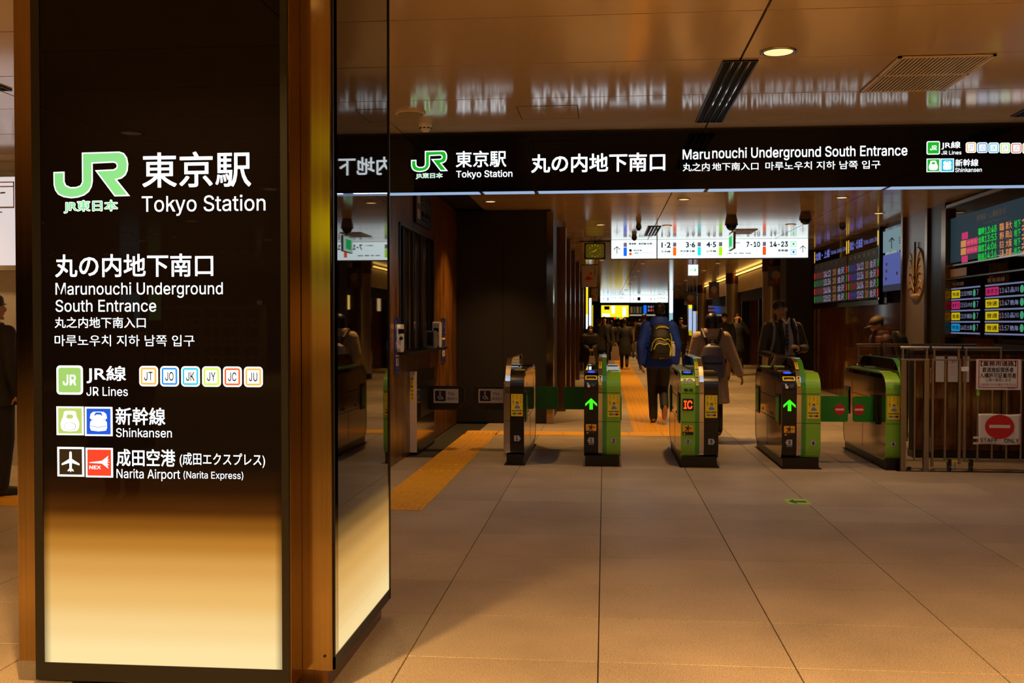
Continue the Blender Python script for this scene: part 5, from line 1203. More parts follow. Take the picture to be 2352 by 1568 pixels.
# green arrow exit sign
t = thing('exit_sign', 'small square lit sign with a green arrow pointing right', 'sign', (at(1592, 620, Y=26).x, 26, at(1592, 633, Y=26).z)); P = PFace(26, t); b = P.box(1580, 607, 1604, 633)
MB().box(b[0], b[2], 26, 26.08, b[1], b[3]).build('sign_case', M_WHITE, t); P.rect(b[0] + .01, b[1] + .01, b[2] - .01, b[3] - .01, E_SIGNW, h=.003, name='lit_panel')
c = ((b[0] + b[2]) / 2, (b[1] + b[3]) / 2); P.multi([[(c[0] - .08, c[1] - .008), (c[0] + .06, c[1] - .008), (c[0] + .06, c[1] + .008), (c[0] - .08, c[1] + .008)], [(c[0] + .085, c[1]), (c[0] + .03, c[1] + .06), (c[0] + .015, c[1] + .05), (c[0] + .06, c[1])], [(c[0] + .085, c[1]), (c[0] + .03, c[1] - .06), (c[0] + .015, c[1] - .05), (c[0] + .06, c[1])]], EE('exitgreen'), .006, 'arrow')
MB().cone((c[0], 26.04, b[3]), (c[0], 26.04, HC), .02, .02, 8).build('hanger_rod', M_STEEL, t)
# camera pods
def pod(px, ytop, ybot, wpx, label):
    Y = at(px, ytop, Z=HC).y; x = at(px, 500, Y=Y).x; z0_ = at(px, ybot, Y=Y).z; r = wpx / FPX * Y / 2
    t = thing('camera_pod', label, 'security camera', (x, Y, HC), group='ceiling camera pods')
    MB().lathe((x, Y, 0), [(r * .75, HC), (r * .95, HC - (HC - z0_) * .35), (r, HC - (HC - z0_) * .6)], 18).build('housing', mat('pod_brown', (.12, .08, .06), .3), t)
    MB().ell((x, Y, z0_ + (HC - z0_) * .42), (r * .88, r * .88, (HC - z0_) * .42), 16, 8).build('dome', M_GLASSB, t, smooth=True)
    MB().lathe((x, Y, 0), [(r * 1.02, HC - (HC - z0_) * .58), (r * 1.02, HC - (HC - z0_) * .64)], 18).build('trim_ring', M_BLACK, t)
    return t, x, z0_, Y
pod(1467, 513, 530, 13, 'slim brown camera pod above the joint of the white platform sign'); pod(1457, 539, 553, 13, 'smaller camera dome just above the first lit sign panel')
tp, x, z, Yp = pod(1680, 494, 530, 29, 'large brown camera pod with a small side-on exit board below it')
pod(1850, 486, 516, 28, 'large dark camera dome beside the upper corner of the platform sign'); pod(1935, 511, 528, 16, 'pale ringed camera dome in front of the departure board')
z1_, z0_ = at(1683, 535, Y=Yp).z, at(1683, 573, Y=Yp).z
ex = thing('side_exit_board', 'thin exit board seen nearly edge-on hanging under the large camera pod', 'sign', (x, Yp, z0_))
MB().box(x + .0, x + .035, Yp - .25, Yp + .35, z0_, z1_).build('board_case', mat('board_brown', (.10, .06, .04), .4), ex); MB().box(x - .004, x, Yp - .23, Yp + .33, z0_ + .01, z1_ - .01).build('lit_face', E('lit_exit_side', 'd8f4e4', .9), ex); MB().box(x - .006, x - .004, Yp - .1, Yp + .25, z0_ + .05, z1_ - .05).build('exit_mark', EE('exitgreen'), ex); MB().cone((x + .015, Yp, z1_ - .01), (x + .015, Yp, z + .02), .008, .008, 6).build('hanger_rod', M_BLACK, ex)

# ================================================================== FAR CONCOURSE
# lit valance panels, right side
for i, (pa, pb) in enumerate(((1763, 1694), (1676, 1652), (1637, 1622))):
    X = 4.5; ya, yb = at(pa, 620, X=X).y, at(pb, 620, X=X).y
    t = thing('lit_valance', ('long gold lit ribbed valance panel nearest the man in the suit', 'shorter gold lit valance between two steel columns', 'small distant gold lit valance down the concourse')[i], 'valance', (X, (ya + yb) / 2, 2.57), group='ribbed valances over the shops')
    MB().box(X, X + .08, ya, yb, 2.56, 3.10).build('panel', mat('valance_cream', (.62, .52, .38), .45), t)
    nr = int((yb - ya) / .22)
    mb = MB()
    for k in range(nr): mb.box(X - .02, X, ya + .22 * k, ya + .22 * k + .11, 2.57, 3.09)
    o = mb.build('ribs', mat('valance_cream', (0, 0, 0)), t); o['kind'] = 'stuff'
    MB().box(X - .10, X - .06, ya, yb, 3.12, 3.16).build('light_strip', E('lit_gold_strip', 'ffc860', 3.0, light=True), t)
X = 4.55; t = thing('shop_front', 'dark recessed shop front under the gold valances', 'shop front', (4.9, 34, 0))
MB().box(4.9, 5.29, 24.5, 46, 2.3, HC - .01).build('fascia', M_DARKW, t); 
for y in (26, 29.5, 33, 37, 41): MB().box(5.0, 5.29, y, y + .12, 0, 2.3).build('mullion', M_BLACK, t)
for y, c in ((27.3, 'gold'), (31.2, 'shopwarm'), (38.5, 'shopwarm')): MB().box(4.99, 5.02, y, y + .35, 1.9, 2.5).build('lit_blade', EE(c), t)
for i, (px, w) in enumerate(((1773, 34), (1684, 17), (1614, 12), (1590, 8))):
    X = 4.35; y = at(px, 700, X=X).y; r = .24
    t = thing('concourse_column', ('thick satin steel column behind the man in the suit', 'round steel column behind the man on the phone', 'steel column behind the woman in the cream coat', 'slim far steel column by the shop lights')[i], 'column', (X, y, 0), group='round steel columns of the inner concourse')
    MB().cone((X, y, 0), (X, y, HC), r, r, 28).build('shaft', mat('satin_column', (.5, .42, .36), .28, .8), t, smooth=False); MB().cone((X, y, 0), (X, y, .15), r + .02, r + .02, 28).build('base_ring', M_BLACK, t); MB().cone((X, y, HC - .35), (X, y, HC), r + .015, r + .015, 28).build('capital_ring', M_BRONZE2, t)
def poster(px0, px1, py0, py1, Y, label, m, kind, name='hanging_poster'):
    P0 = PFace(Y, None); b = P0.box(px0, py0, px1, py1); t = thing(name, label, 'poster', ((b[0] + b[2]) / 2, Y, b[1]), group='hanging posters of the inner concourse'); P0.parent = t
    MB().box(b[0], b[2], Y, Y + .02, b[1], b[3]).build('sheet', m, t); MB().box(b[0] - .02, b[2] + .02, Y - .01, Y + .03, b[3], b[3] + .025).build('rod', M_BLACK, t)
    for x in (b[0] + .05, b[2] - .05): MB().cone((x, Y, b[3]), (x, Y, HC), .006, .006, 5).build('cord', M_BLACK, t)
    w, h = b[2] - b[0], b[3] - b[1]; G = lambda p: [(b[0] + w * x, b[1] + h * y) for x, y in p]
    if kind == 'w':
        P0.multi([G([(.15, .35), (.55, .62), (.50, .45), (.80, .40), (.45, .30)]), G([(.35, .50), (.62, .70), (.68, .62), (.5, .5)])], mat('poster_red', (.6, .03, .03), .5), .003, 'red_strokes'); P0.multi([G([(.3, .55), (.6, .58), (.52, .50)]), G([(.3, .22), (.6, .18), (.5, .12)])], M_ORANGE, .004, 'orange_strokes')
        for k in range(6): P0.multi([G([(.82, .90 - .07 * k), (.90, .90 - .07 * k), (.90, .86 - .07 * k), (.82, .86 - .07 * k)])], M_SINK, .003, 'caption_mark')
    else:
        P0.ellipse(b[0] + w * .5, b[1] + h * .55, w * .28, h * .22, mat('poster_pale', (.30, .25, .28), .5), .003, name='portrait'); P0.poly(G([(.1, .1), (.9, .1), (.8, .3), (.5, .38), (.2, .3)]), mat('poster_maroon', (.22, .04, .03), .5), .003, name='robe'); P0.poly(G([(.45, .3), (.6, .42), (.55, .25)]), mat('poster_olive', (.3, .3, .12), .5), .004, name='leaf')
mw, mn = mat('poster_white', (.50, .48, .50), .5), mat('poster_navy', (.05, .07, .16), .5)
poster(1337, 1371, 609, 659, 26.5, 'white hanging poster with red and orange strokes below the clock', mw, 'w')
poster(1353, 1373, 662, 692, 40, 'second, smaller white poster with red strokes further back', mw, 'w')
poster(1764, 1800, 611, 657, 25.2, 'dark blue hanging poster behind the head of the man in the suit', mn, 'n'); poster(1628, 1652, 649, 685, 34, 'dark blue hanging poster above the masked passer-by', mn, 'n'); poster(1572, 1600, 670, 700, 44, 'greyish blue distant hanging poster above the woman in cream', mn, 'n')
def lightbox(px0, px1, py0, py1, Y, label, m, extra=None, foot=True):
    P0 = PFace(Y, None); b = P0.box(px0, py0, px1, py1); t = thing('light_box_sign', label, 'illuminated sign', ((b[0] + b[2]) / 2, Y, b[1]), group='vertical light boxes'); P0.parent = t
    MB().box(b[0], b[2], Y, Y + .25, b[1], b[3]).build('sign_case', M_BLACK, t); P0.rect(b[0] + .01, b[1] + .01, b[2] - .01, b[3] - .01, m, h=.004, name='lit_panel')
    if extra: 
        for a, c, mm in extra: P0.rect(b[0] + .01, b[1] + (b[3] - b[1]) * a, b[2] - .01, b[1] + (b[3] - b[1]) * c, mm, h=.008, name='colour_field')
    MB().box((b[0] + b[2]) / 2 - .03, (b[0] + b[2]) / 2 + .03, Y + .1, Y + .16, b[3], HC).build('hanger', M_BLACK, t)
    return t
lightbox(1345.5, 1351, 659, 757, 34, 'tall thin light box, yellow above and white below, behind the hanging posters', E_SIGNW, ((.0, .02, M_BLACK), (.36, .98, EE('yellow'))))
lightbox(1352.5, 1359, 684, 757, 38, 'shorter white vertical light box beside the yellow and white one', E_SIGNW)
lightbox(1360, 1362.5, 700, 750, 44, 'thin yellow light box strip at the far end of the crowd', EE('yellow'))
lightbox(1537, 1546, 662, 742, 52, 'pale vertical light box behind the man in blue', E_SIGNW, ((.0, .3, EE('posterblue')),))
for i, (a, b, y0, y1) in enumerate(((1581, 1590, 698, 770), (1591, 1599, 714, 768), (1600, 1607, 714, 764))): lightbox(a, b, y0, y1, 48, ('bluish white shop light panel with yellow top, left of three', 'middle bluish white shop light panel', 'bluish white shop light panel nearest the steel column')[i], E('lit_shop_blue', 'aebfe0', 1.0), ((.86, 1.0, EE('yellow')), (.0, .16, EE('boardyellow'))) if i != 1 else None)
# far end shops
t = thing('far_shop', 'bright yellow lit shop front at the end of the concourse', 'shop front', (.6, 70, 0)); P = PFace(70, t)
b = P.box(1380, 700, 1444, 745); MB().box(b[0], b[2], 70, 70.6, 0, b[3]).build('shop_body', M_DARKW, t)
P.rc(1381, 701, 1444, 728, EE('yellow'), h=.01, name='lit_fascia'); P.rc(1388, 703, 1400, 711, M_SINK, h=.02, name='sign_mark'); P.rc(1405, 702, 1412, 720, E_SIGNW, h=.02, name='lit_poster'); P.rc(1430, 705, 1438, 726, E_SIGNW, h=.02, name='lit_poster'); P.rc(1384, 720, 1401, 727, E_SIGNW, h=.02, name='lit_poster')
for k, c in enumerate(('hotred', 'exitgreen', 'orange', 'yellow')): P.rc(1410 + 6 * k, 728, 1415 + 6 * k, 733, EE(c), h=.02, name='goods')
P.rc(1384, 729, 1392, 737, EE('blue'), h=.02, name='screen')
t = thing('far_kiosk', 'dark kiosk with a blue panel and small lit labels at the end of the concourse', 'kiosk', (3, 70, 0)); P = PFace(70, t)
b = P.box(1445, 698, 1530, 745); MB().box(b[0], b[2], 70, 70.6, 0, b[3]).build('kiosk_body', M_BLACK, t)
P.rc(1478, 701, 1485, 720, EE('signblue'), h=.02, name='blue_panel'); P.rc(1446, 722, 1510, 725, E('lit_shelf', 'b8b098', .8), h=.02, name='lit_shelf')
for k in range(8): P.rc(1488 + (k % 4) * 6, 702 + (k // 4) * 8, 1492 + (k % 4) * 6, 707 + (k // 4) * 8, EE('hotred') if k == 5 else EE('mauve'), h=.02, name='label_panel')
for k in range(4): P.rc(1448 + k * 7, 704, 1453 + k * 7, 719, EE('dimgreen') if k % 2 else EE('dimorange'), h=.02, name='bottle_display')
# ================================================================== PEOPLE
SOFT = []
def soft(name, mb, m, parent, vox=.014, it=6):
    o = mb.build(name, m, parent, local=True); r = o.modifiers.new('r', 'REMESH'); r.mode = 'VOXEL'; r.voxel_size = vox; r.use_smooth_shade = True
    s = o.modifiers.new('s', 'SMOOTH'); s.iterations = it; s.factor = .5; SOFT.append(o); return o
def chain(mb, pts, rad, n=12):
    for i, (a, b) in enumerate(zip(pts, pts[1:])): mb.cone(a, b, rad[i], rad[i + 1], n)
    for p, r in zip(pts, rad): mb.ell(p, (r, r, r), n, 8)
    return mb
def hand(mb, wrist, dirv, palm_n, side, s=1.0, curl=.35, fr=1.0):
    """palm, four unequal bent fingers and a thumb leaving the side of the palm"""
    w = Vector(wrist); d = Vector(dirv).normalized(); n = Vector(palm_n).normalized(); n = (n - d * n.dot(d)).normalized(); t = d.cross(n) * side
    M = Matrix((t, d, n)).transposed()
    mb.ell(w + d * .045 * s, (.038 * s, .050 * s, .017 * s), 12, 8, 0, M)
    for k, (off, ln) in enumerate(((.027, .068), (.009, .078), (-.009, .073), (-.026, .056))):
        a = w + d * .080 * s + t * off * s; c = curl * (1 + .15 * k)
        d1 = (d * math.cos(c) + n * math.sin(c)); d2 = (d * math.cos(2.1 * c) + n * math.sin(2.1 * c)); d3 = (d * math.cos(3 * c) + n * math.sin(3 * c))
        p1 = a + d1 * ln * .45 * s; p2 = p1 + d2 * ln * .32 * s; p3 = p2 + d3 * ln * .23 * s
        chain(mb, [a - d * .012 * s, p1, p2, p3], [.0095 * s * fr, .009 * s * fr, .0082 * s * fr, .007 * s * fr], 8)
    a = w + d * .022 * s + t * .026 * s; p1 = a + (d * .5 + t * .75 + n * .25).normalized() * .040 * s; p2 = p1 + (d * .85 + t * .25 + n * .35).normalized() * .030 * s
    chain(mb, [a, p1, p2], [.013 * s * fr, .010 * s * fr, .008 * s * fr], 8)
def person(label, loc, rot, H=1.72, top='jacket', tc=None, bc=None, hair=None, hairstyle='short', pose=None, lod=1, group=None, hem=.86, puff=0, tilt=(0, 0, 0), lean=0.0, shoe=None, face=False, mask=False, skirt=False, skin=None, collar=True, wide=1.0):
    s = H / 1.72; t = thing('person', label, 'person', loc, rot, group)
    P_ = dict(elL=(.245, .03, 1.13), haL=(.255, -.05, .88), elR=(-.245, .03, 1.13), haR=(-.255, -.05, .88), knL=(.095, -.02, .49), anL=(.09, .02, .09), knR=(-.095, -.02, .49), anR=(-.09, .02, .09), curl=.35, nL=(-1, 0, 0), nR=(1, 0, 0))
    P_.update(pose or {})
    def L(p, k=1.0):       # upper body leans about the hips
        x, y, z = p
        if z > .92: a = lean * min(1, (z - .92) / .25); y, z = y * math.cos(a) - (z - .92) * math.sin(a), .92 + (z - .92) * math.cos(a) + y * math.sin(a) * .0
        return Vector((x * s, y * s, z * s))
    skin = skin or M_SKIN; vox = {0: .024, 1: .015, 2: .0075}[lod]; fr = {0: 1.5, 1: 1.2, 2: 1.0}[lod]
    sh = {'L': L((.18, .01, 1.395)), 'R': L((-.18, .01, 1.395))}
    el = {k: L(P_['el' + k]) for k in 'LR'}; ha = {k: L(P_['ha' + k]) for k in 'LR'}
    hip = {'L': Vector((.088, 0, .90)) * s, 'R': Vector((-.088, 0, .90)) * s}; kn = {k: Vector(P_['kn' + k]) * s for k in 'LR'}; an = {k: Vector(P_['an' + k]) * s for k in 'LR'}
    HM = Matrix.Rotation(tilt[2], 3, 'Z') @ Matrix.Rotation(tilt[1], 3, 'Y') @ Matrix.Rotation(tilt[0], 3, 'X'); hb = L((0, .015, 1.50))
    def Hd(x, y, z): return hb + HM @ (Vector((x, y, z - 1.50)) * s)
    # ---- body: one continuous surface
    mb = MB()
    tor = [(.86, .145, .10), (.96, .155, .108), (1.08, .130, .095), (1.22, .150, .105), (1.34, .172, .105), (1.41, .140, .08), (1.46, .06, .055)]
    mb.loft([(L((0, .0, z)), rx * s, ry * s) for z, rx, ry in tor], 20)
    chain(mb, [L((0, .015, 1.42)), Hd(0, .01, 1.56)], [.058 * s, .052 * s])
    mb.ell(Hd(0, .012, 1.632), (.074 * s, .092 * s, .090 * s), 20, 14, 0, HM); mb.ell(Hd(0, -.020, 1.580), (.057 * s, .066 * s, .074 * s), 18, 12, 0, HM)
    mb.cone(Hd(0, -.088, 1.625), Hd(0, -.108, 1.590), .008 * s, .015 * s, 8); mb.ell(Hd(0, -.100, 1.590), (.015 * s, .013 * s, .010 * s), 8, 6, 0, HM)
    mb.ell(Hd(0, -.083, 1.555), (.024 * s, .012 * s, .009 * s), 10, 6, 0, HM); mb.ell(Hd(0, -.076, 1.520), (.022 * s, .018 * s, .016 * s), 10, 6, 0, HM)
    for q in (-1, 1):
        mb.ell(Hd(q * .076, .01, 1.603), (.010 * s, .020 * s, .030 * s), 8, 8, 0, HM); mb.ell(Hd(q * .030, -.072, 1.590), (.026 * s, .020 * s, .022 * s), 10, 6, 0, HM)
        mb.ell(Hd(q * .030, -.082, 1.640), (.028 * s, .012 * s, .008 * s), 10, 6, 0, HM)
    for k in 'LR':
        chain(mb, [sh[k], el[k], ha[k]], [.052 * s, .040 * s, .027 * s]); d = (ha[k] - el[k])
        hand(mb, ha[k], P_.get('d' + k, d), P_['n' + k], 1 if k == 'L' else -1, s, P_['curl'], fr)
        chain(mb, [hip[k], kn[k], an[k]], [.085 * s, .055 * s, .038 * s])
        chain(mb, [an[k] + Vector((0, .02, -.03)) * s, an[k] + Vector((0, -.13, -.055)) * s], [.036 * s, .028 * s], 10)
    soft('body', mb, skin, t, vox, 3)
    # ---- trousers / skirt
    mb = MB(); 
    mb.loft([((0, 0, .80 * s), .165 * s, .12 * s), ((0, 0, .90 * s), .172 * s, .125 * s), ((0, 0, 1.0 * s), .155 * s, .115 * s)], 18)
    for k in 'LR': chain(mb, [hip[k], kn[k], an[k] + Vector((0, 0, .0))], [.100 * s, .073 * s, .062 * s])
    if skirt: mb.loft([((0, 0, .50 * s), .21 * s, .16 * s), ((0, 0, .95 * s), .16 * s, .12 * s)], 20)
    soft('trousers' if not skirt else 'skirt', mb, bc, t, max(vox, .013), 4)
    for k in 'LR':
        mb = MB(); a = an[k]; u = Vector(P_.get('f' + k, (0, -1, 0))).normalized(); up = u.cross(Vector((1, 0, 0))); up = up if up.z > 0 else -up
        chain(mb, [a + up * -.035 * s, a - up * .045 * s + u * .07 * s, a - up * .055 * s + u * .15 * s], [.048 * s, .042 * s, .034 * s], 12)
        o = soft('shoe', mb, shoe or M_SHOE, t, max(.010, vox * .8), 3)
        if P_.get('sole' + k): 
            o2 = MB().ell(a - up * .088 * s + u * .06 * s, (.036 * s, .115 * s, .010 * s), 16, 6, 0, Matrix(((1, 0, 0), tuple(-u), tuple(up))).transposed()).build('sole', M_SOLE, t, local=True)
    # ---- upper garment
    mb = MB(); g = .018 + puff; wd = wide
    zs_ = [hem + (1.43 - hem) * i / 26 for i in range(27)]
    def prof(z):
        pts = [(.45, .235, .19), (.60, .22, .175), (.80, .205, .155), (.92, .185, .135), (1.08, .160, .118), (1.22, .175, .125), (1.34, .192, .12), (1.43, .150, .085)]
        for (a, b) in zip(pts, pts[1:]):
            if z <= b[0]: f = (z - a[0]) / (b[0] - a[0]); return a[1] + (b[1] - a[1]) * f, a[2] + (b[2] - a[2]) * f
        return pts[-1][1:]
    rings = []
    for z in zs_:
        rx, ry = prof(z); q = puff * .30 * abs(math.sin((z - hem) / .085 * math.pi)) if puff else 0
        rings.append((L((0, .0, z)), (rx * wd + puff * .9 + q) * s, (ry + puff * .9 + q) * s))
    rings.append((L((0, .01, 1.475)), (.075 + puff * .8) * s, (.068 + puff * .8) * s)); mb.loft(rings, 26)
    for k in 'LR':
        n = 12 if puff else 4; A, B, C = sh[k], el[k], ha[k]; B2 = C - (C - B).normalized() * .01 * s; pts = []; rad = []
        for i in range(n + 1):
            f = i / n; pts.append(A.lerp(B, f)); rad.append((.070 - .014 * f + puff * 1.1 + (puff * .35 * (i % 2))) * s)
        for i in range(1, n + 1):
            f = i / n; pts.append(B.lerp(B2, f)); rad.append((.056 - .014 * f + puff * (1.1 - .3 * f) + (puff * .35 * (i % 2))) * s)
        chain(mb, pts, rad)
    if collar and hairstyle != 'hood': mb.lathe(L((0, .012, 1.40)), [(.085 * s, 0), (.082 * s, .05 * s), (.072 * s, .085 * s), (.060 * s, .08 * s)], 18)
    soft('coat' if hem < .7 else top, mb, tc, t, max(vox * .9, .010 if lod == 2 else .012), 4 if puff else 5)
    if hairstyle == 'hood' or puff: 
        mb = MB(); mb.loft([(L((0, .035, 1.40)), .15 * s, .13 * s), (L((0, .035, 1.47)), .135 * s, .125 * s), (L((0, .03, 1.53)), .110 * s, .11 * s)], 20); soft('collar', mb, tc, t, .013, 5)
    # ---- hair
    mb = MB(); hm = hair or M_HAIR
    if hairstyle == 'bob':
        mb.ell(Hd(0, .028, 1.645), (.092 * s, .105 * s, .098 * s), 20, 14, 0, HM); mb.loft([(Hd(0, .045, 1.50), .088 * s, .075 * s), (Hd(0, .035, 1.56), .095 * s, .088 * s), (Hd(0, .03, 1.64), .092 * s, .095 * s)], 18)
    elif hairstyle == 'cap':
        mb.ell(Hd(0, .026, 1.640), (.080 * s, .096 * s, .085 * s), 18, 12, 0, HM)
    else:
        mb.ell(Hd(0, .016, 1.657), (.084 * s, .098 * s, .084 * s), 20, 14, 0, HM); mb.ell(Hd(0, .045, 1.620), (.076 * s, .072 * s, .082 * s), 18, 12, 0, HM)
        mb.ell(Hd(.012, -.045, 1.690), (.058 * s, .040 * s, .026 * s), 14, 8, 0, HM)
    soft('hair', mb, hm, t, max(vox, .009), 2)
    if hairstyle == 'cap':
        mb = MB(); mb.ell(Hd(0, .02, 1.665), (.092 * s, .108 * s, .080 * s), 20, 12, 0, HM); o = soft('cap_crown', mb, P_.get('capm', M_HAIR), t, .010, 3)
        mb = MB(); mb.ell(Hd(0, -.115, 1.640), (.075 * s, .075 * s, .010 * s), 18, 6, 0, HM); soft('cap_brim', mb, M_HAIR, t, .010, 2)
    if hairstyle == 'beanie': mb = MB(); mb.ell(Hd(0, .022, 1.665), (.094 * s, .108 * s, .092 * s), 20, 12, 0, HM); soft('knit_hat', mb, M_HAIR, t, .010, 3)
    if face:
        for q in (-1, 1):
            mb = MB(); mb.ell(Hd(q * .029, -.083, 1.622), (.014 * s, .007 * s, .0055 * s), 12, 8, 0, HM); mb.build('eye', mat('eye_white', (.5, .45, .42), .3), t, local=True, smooth=True)
            mb = MB(); mb.ell(Hd(q * .029, -.0885, 1.622), (.0062 * s, .003 * s, .0058 * s), 10, 6, 0, HM); mb.build('iris', M_HAIR, t, local=True, smooth=True)
            mb = MB(); chain(mb, [Hd(q * .015, -.094, 1.640), Hd(q * .030, -.0945, 1.645), Hd(q * .046, -.085, 1.640)], [.004 * s, .0045 * s, .003 * s], 6); mb.build('eyebrow', M_HAIR, t, local=True)
        mb = MB(); mb.ell(Hd(0, -.092, 1.556), (.022 * s, .006 * s, .0045 * s), 12, 6, 0, HM); mb.ell(Hd(0, -.091, 1.5485), (.018 * s, .007 * s, .005 * s), 12, 6, 0, HM); mb.build('lips', mat('lip', (.38, .11, .08), .5), t, local=True, smooth=True)
    if mask: mb = MB(); mb.ell(Hd(0, -.072, 1.567), (.058 * s, .042 * s, .046 * s), 16, 10, 0, HM); mb.build('face_mask', M_PAPER, t, local=True, smooth=True)
    t['_s'] = s; return t, L, Hd, sh, el, ha, HM
M_SKIN = mat('skin', (.46, .24, .14), .5, var=.05); M_HAIR = mat('dark_hair', (.008, .007, .007), .42, var=.3); M_SHOE = mat('shoe_dark', (.02, .018, .016), .4); M_SOLE = mat('shoe_sole', (.55, .25, .14), .6)
C_ = lambda n, c, r=.7: mat(n, c, r, var=.18, scale=30)
C_BLACK = C_('cloth_black', (.012, .012, .014)); C_NAVY = C_('cloth_navy', (.012, .016, .03)); C_BLUE = C_('cloth_blue', (.004, .045, .50)); C_CREAM = C_('cloth_cream', (.50, .35, .23)); C_CHAR = C_('cloth_charcoal', (.03, .027, .026))
C_BROWN = C_('cloth_brown', (.20, .12, .07)); C_GREY = C_('cloth_grey', (.12, .11, .11)); C_PALE = C_('cloth_pale', (.42, .34, .30)); C_RED = C_('cloth_dark_red', (.035, .004, .004))
def fl(px, py): p = at(px, py, Z=0); return (p.x, p.y, 0)
A180 = math.pi

# ---- man in blue, walking away, right foot lifting behind him
bx, by, _ = fl(1513, 972)
pb, L, Hd, sh, el, ha, HM = person('person in a bright blue jacket and dark trousers walking away through the gates', (bx, by, 0), A180 + R(4), 1.80, 'jacket', C_BLUE, C_BLACK, lod=2, puff=.010, hem=.80, wide=1.02,
    pose=dict(elL=(.255, .03, 1.12), haL=(.25, -.02, .86), elR=(-.255, .03, 1.12), haR=(-.25, -.04, .87), knL=(.085, -.03, .49), anL=(.07, -.05, .09), knR=(-.075, -.06, .50), anR=(-.05, .24, .26), fR=(0, -.35, -1), soleR=True))
t = thing('backpack', 'black backpack with yellow piping on the back of the person in blue', 'backpack', (bx, by, 0), A180 + R(4)); s = 1.80 / 1.72
mb = MB(); mb.loft([((0, .20, .93 * s), .10, .05), ((0, .235, .95 * s), .145, .085), ((0, .25, 1.08 * s), .155, .105), ((0, .24, 1.25 * s), .150, .095), ((0, .22, 1.38 * s), .125, .075), ((0, .20, 1.43 * s), .07, .04)], 22, power=2.7); soft('pack_body', mb, mat('pack_black', (.010, .010, .010), .5), t, .012, 3)
mb = MB(); mb.loft([((0, .33, .97 * s), .11, .03), ((0, .345, 1.02 * s), .125, .04), ((0, .345, 1.14 * s), .12, .035), ((0, .33, 1.21 * s), .09, .02)], 20, power=2.7); soft('front_pocket', mb, MATS['pack_black'], t, .010, 3)
M_PIPE = mat('piping_yellow', (.62, .66, .03), .4)
def pipe(pts, r=.0065): mb = MB(); mb.tube([Vector(p) for p in pts], r, 6); mb.build('piping', M_PIPE, t, local=True)
pipe([(-.13, .30, 1.02), (-.150, .30, 1.12), (-.135, .335, 1.23), (-.09, .355, 1.275), (-.04, .36, 1.255), (.02, .36, 1.285), (.09, .345, 1.27), (.13, .32, 1.21), (.150, .29, 1.10)])
pipe([(-.115, .37, 1.04), (-.125, .372, 1.14), (-.09, .378, 1.205), (-.03, .38, 1.19), (.03, .38, 1.21), (.085, .375, 1.195), (.118, .365, 1.12)])
pipe([(-.10, .31, 1.43), (-.05, .315, 1.455), (.03, .315, 1.455), (.08, .30, 1.42)]); pipe([(-.15, .27, 1.15), (-.158, .26, 1.22), (-.145, .27, 1.30), (-.125, .28, 1.35)], .010)
mb = MB(); mb.tube([(-.03, .22, 1.47), (-.02, .23, 1.51), (.02, .23, 1.51), (.03, .22, 1.47)], .008, 6); mb.build('grab_loop', MATS['pack_black'], t, local=True)
for q in (-1, 1): mb = MB(); chain(mb, [(q * .10, .16, 1.46), (q * .115, .02, 1.50), (q * .12, -.12, 1.44), (q * .13, -.15, 1.30), (q * .16, -.04, 1.12), (q * .13, .14, 1.05)], [.016] * 6, 8); mb.build('shoulder_strap', MATS['pack_black'], t, local=True)
Fb = Face((0.02, .381, 1.02), (-1, 0, 0), (0, 0, 1), t)
g_, f_ = glyphs('ZX-2', .0); mb = MB()
mb.add([Vector((.035 - .07 * a, .352, .985 + .016 * b)) for a, b in g_], f_); mb.build('lettering', M_PIPE, t, local=True)
t = thing('water_bottle', 'clear water bottle in the side pocket of the black backpack', 'bottle', (bx, by, 0), A180 + R(4)); mb = MB(); mb.lathe((-.185, .22, 1.02), [(.028, 0), (.030, .04), (.030, .13), (.024, .16), (.012, .18), (.012, .20)], 14); mb.build('bottle', mat('bottle_clear', (.5, .5, .55), .15), t, local=True, smooth=False)
mb = MB(); mb.cone((-.185, .22, 1.215), (-.185, .22, 1.235), .015, .015, 12); mb.build('cap', M_WHITE, t, local=True)

# ---- woman in cream puffer with a grey backpack
wx, wy = at(1634, 800, Y=13.3).x, 13.3
person('person in a cream padded coat walking away with one arm held out', (wx, wy, 0), A180 - R(3), 1.62, 'coat', C_CREAM, C_BLACK, hairstyle='bob', lod=2, puff=.019, hem=.48, wide=1.02,
       pose=dict(elL=(.25, .04, 1.12), haL=(.24, -.12, .92), elR=(-.29, .0, 1.13), haR=(-.40, -.03, .88), knL=(.09, -.06, .49), anL=(.09, -.12, .10), knR=(-.09, -.02, .49), anR=(-.09, .14, .12)))
t = thing('backpack', 'slate grey backpack worn over the cream padded coat', 'backpack', (wx, wy, 0), A180 - R(3))
M_SLATE = mat('pack_slate', (.11, .095, .15), .5)
mb = MB(); mb.loft([((0, .22, .76), .09, .05), ((0, .25, .79), .155, .085), ((0, .27, .93), .172, .11), ((0, .26, 1.08), .15, .10), ((0, .235, 1.20), .115, .07), ((0, .21, 1.24), .06, .04)], 22, power=2.6); soft('pack_body', mb, M_SLATE, t, .012, 3)
mb = MB(); mb.loft([((0, .355, .80), .10, .03), ((0, .37, .86), .12, .035), ((0, .365, .97), .10, .03)], 18, power=2.6); soft('front_pocket', mb, M_SLATE, t, .010, 3)
mb = MB(); mb.box(-.12, .12, .366, .378, .985, 1.0); mb.build('pocket_flap_edge', C_BLACK, t, local=True)
mb = MB(); mb.tube([(-.035, .22, 1.22), (-.03, .24, 1.30), (.03, .24, 1.30), (.035, .22, 1.22)], .008, 6); mb.build('grab_loop', C_BLACK, t, local=True)
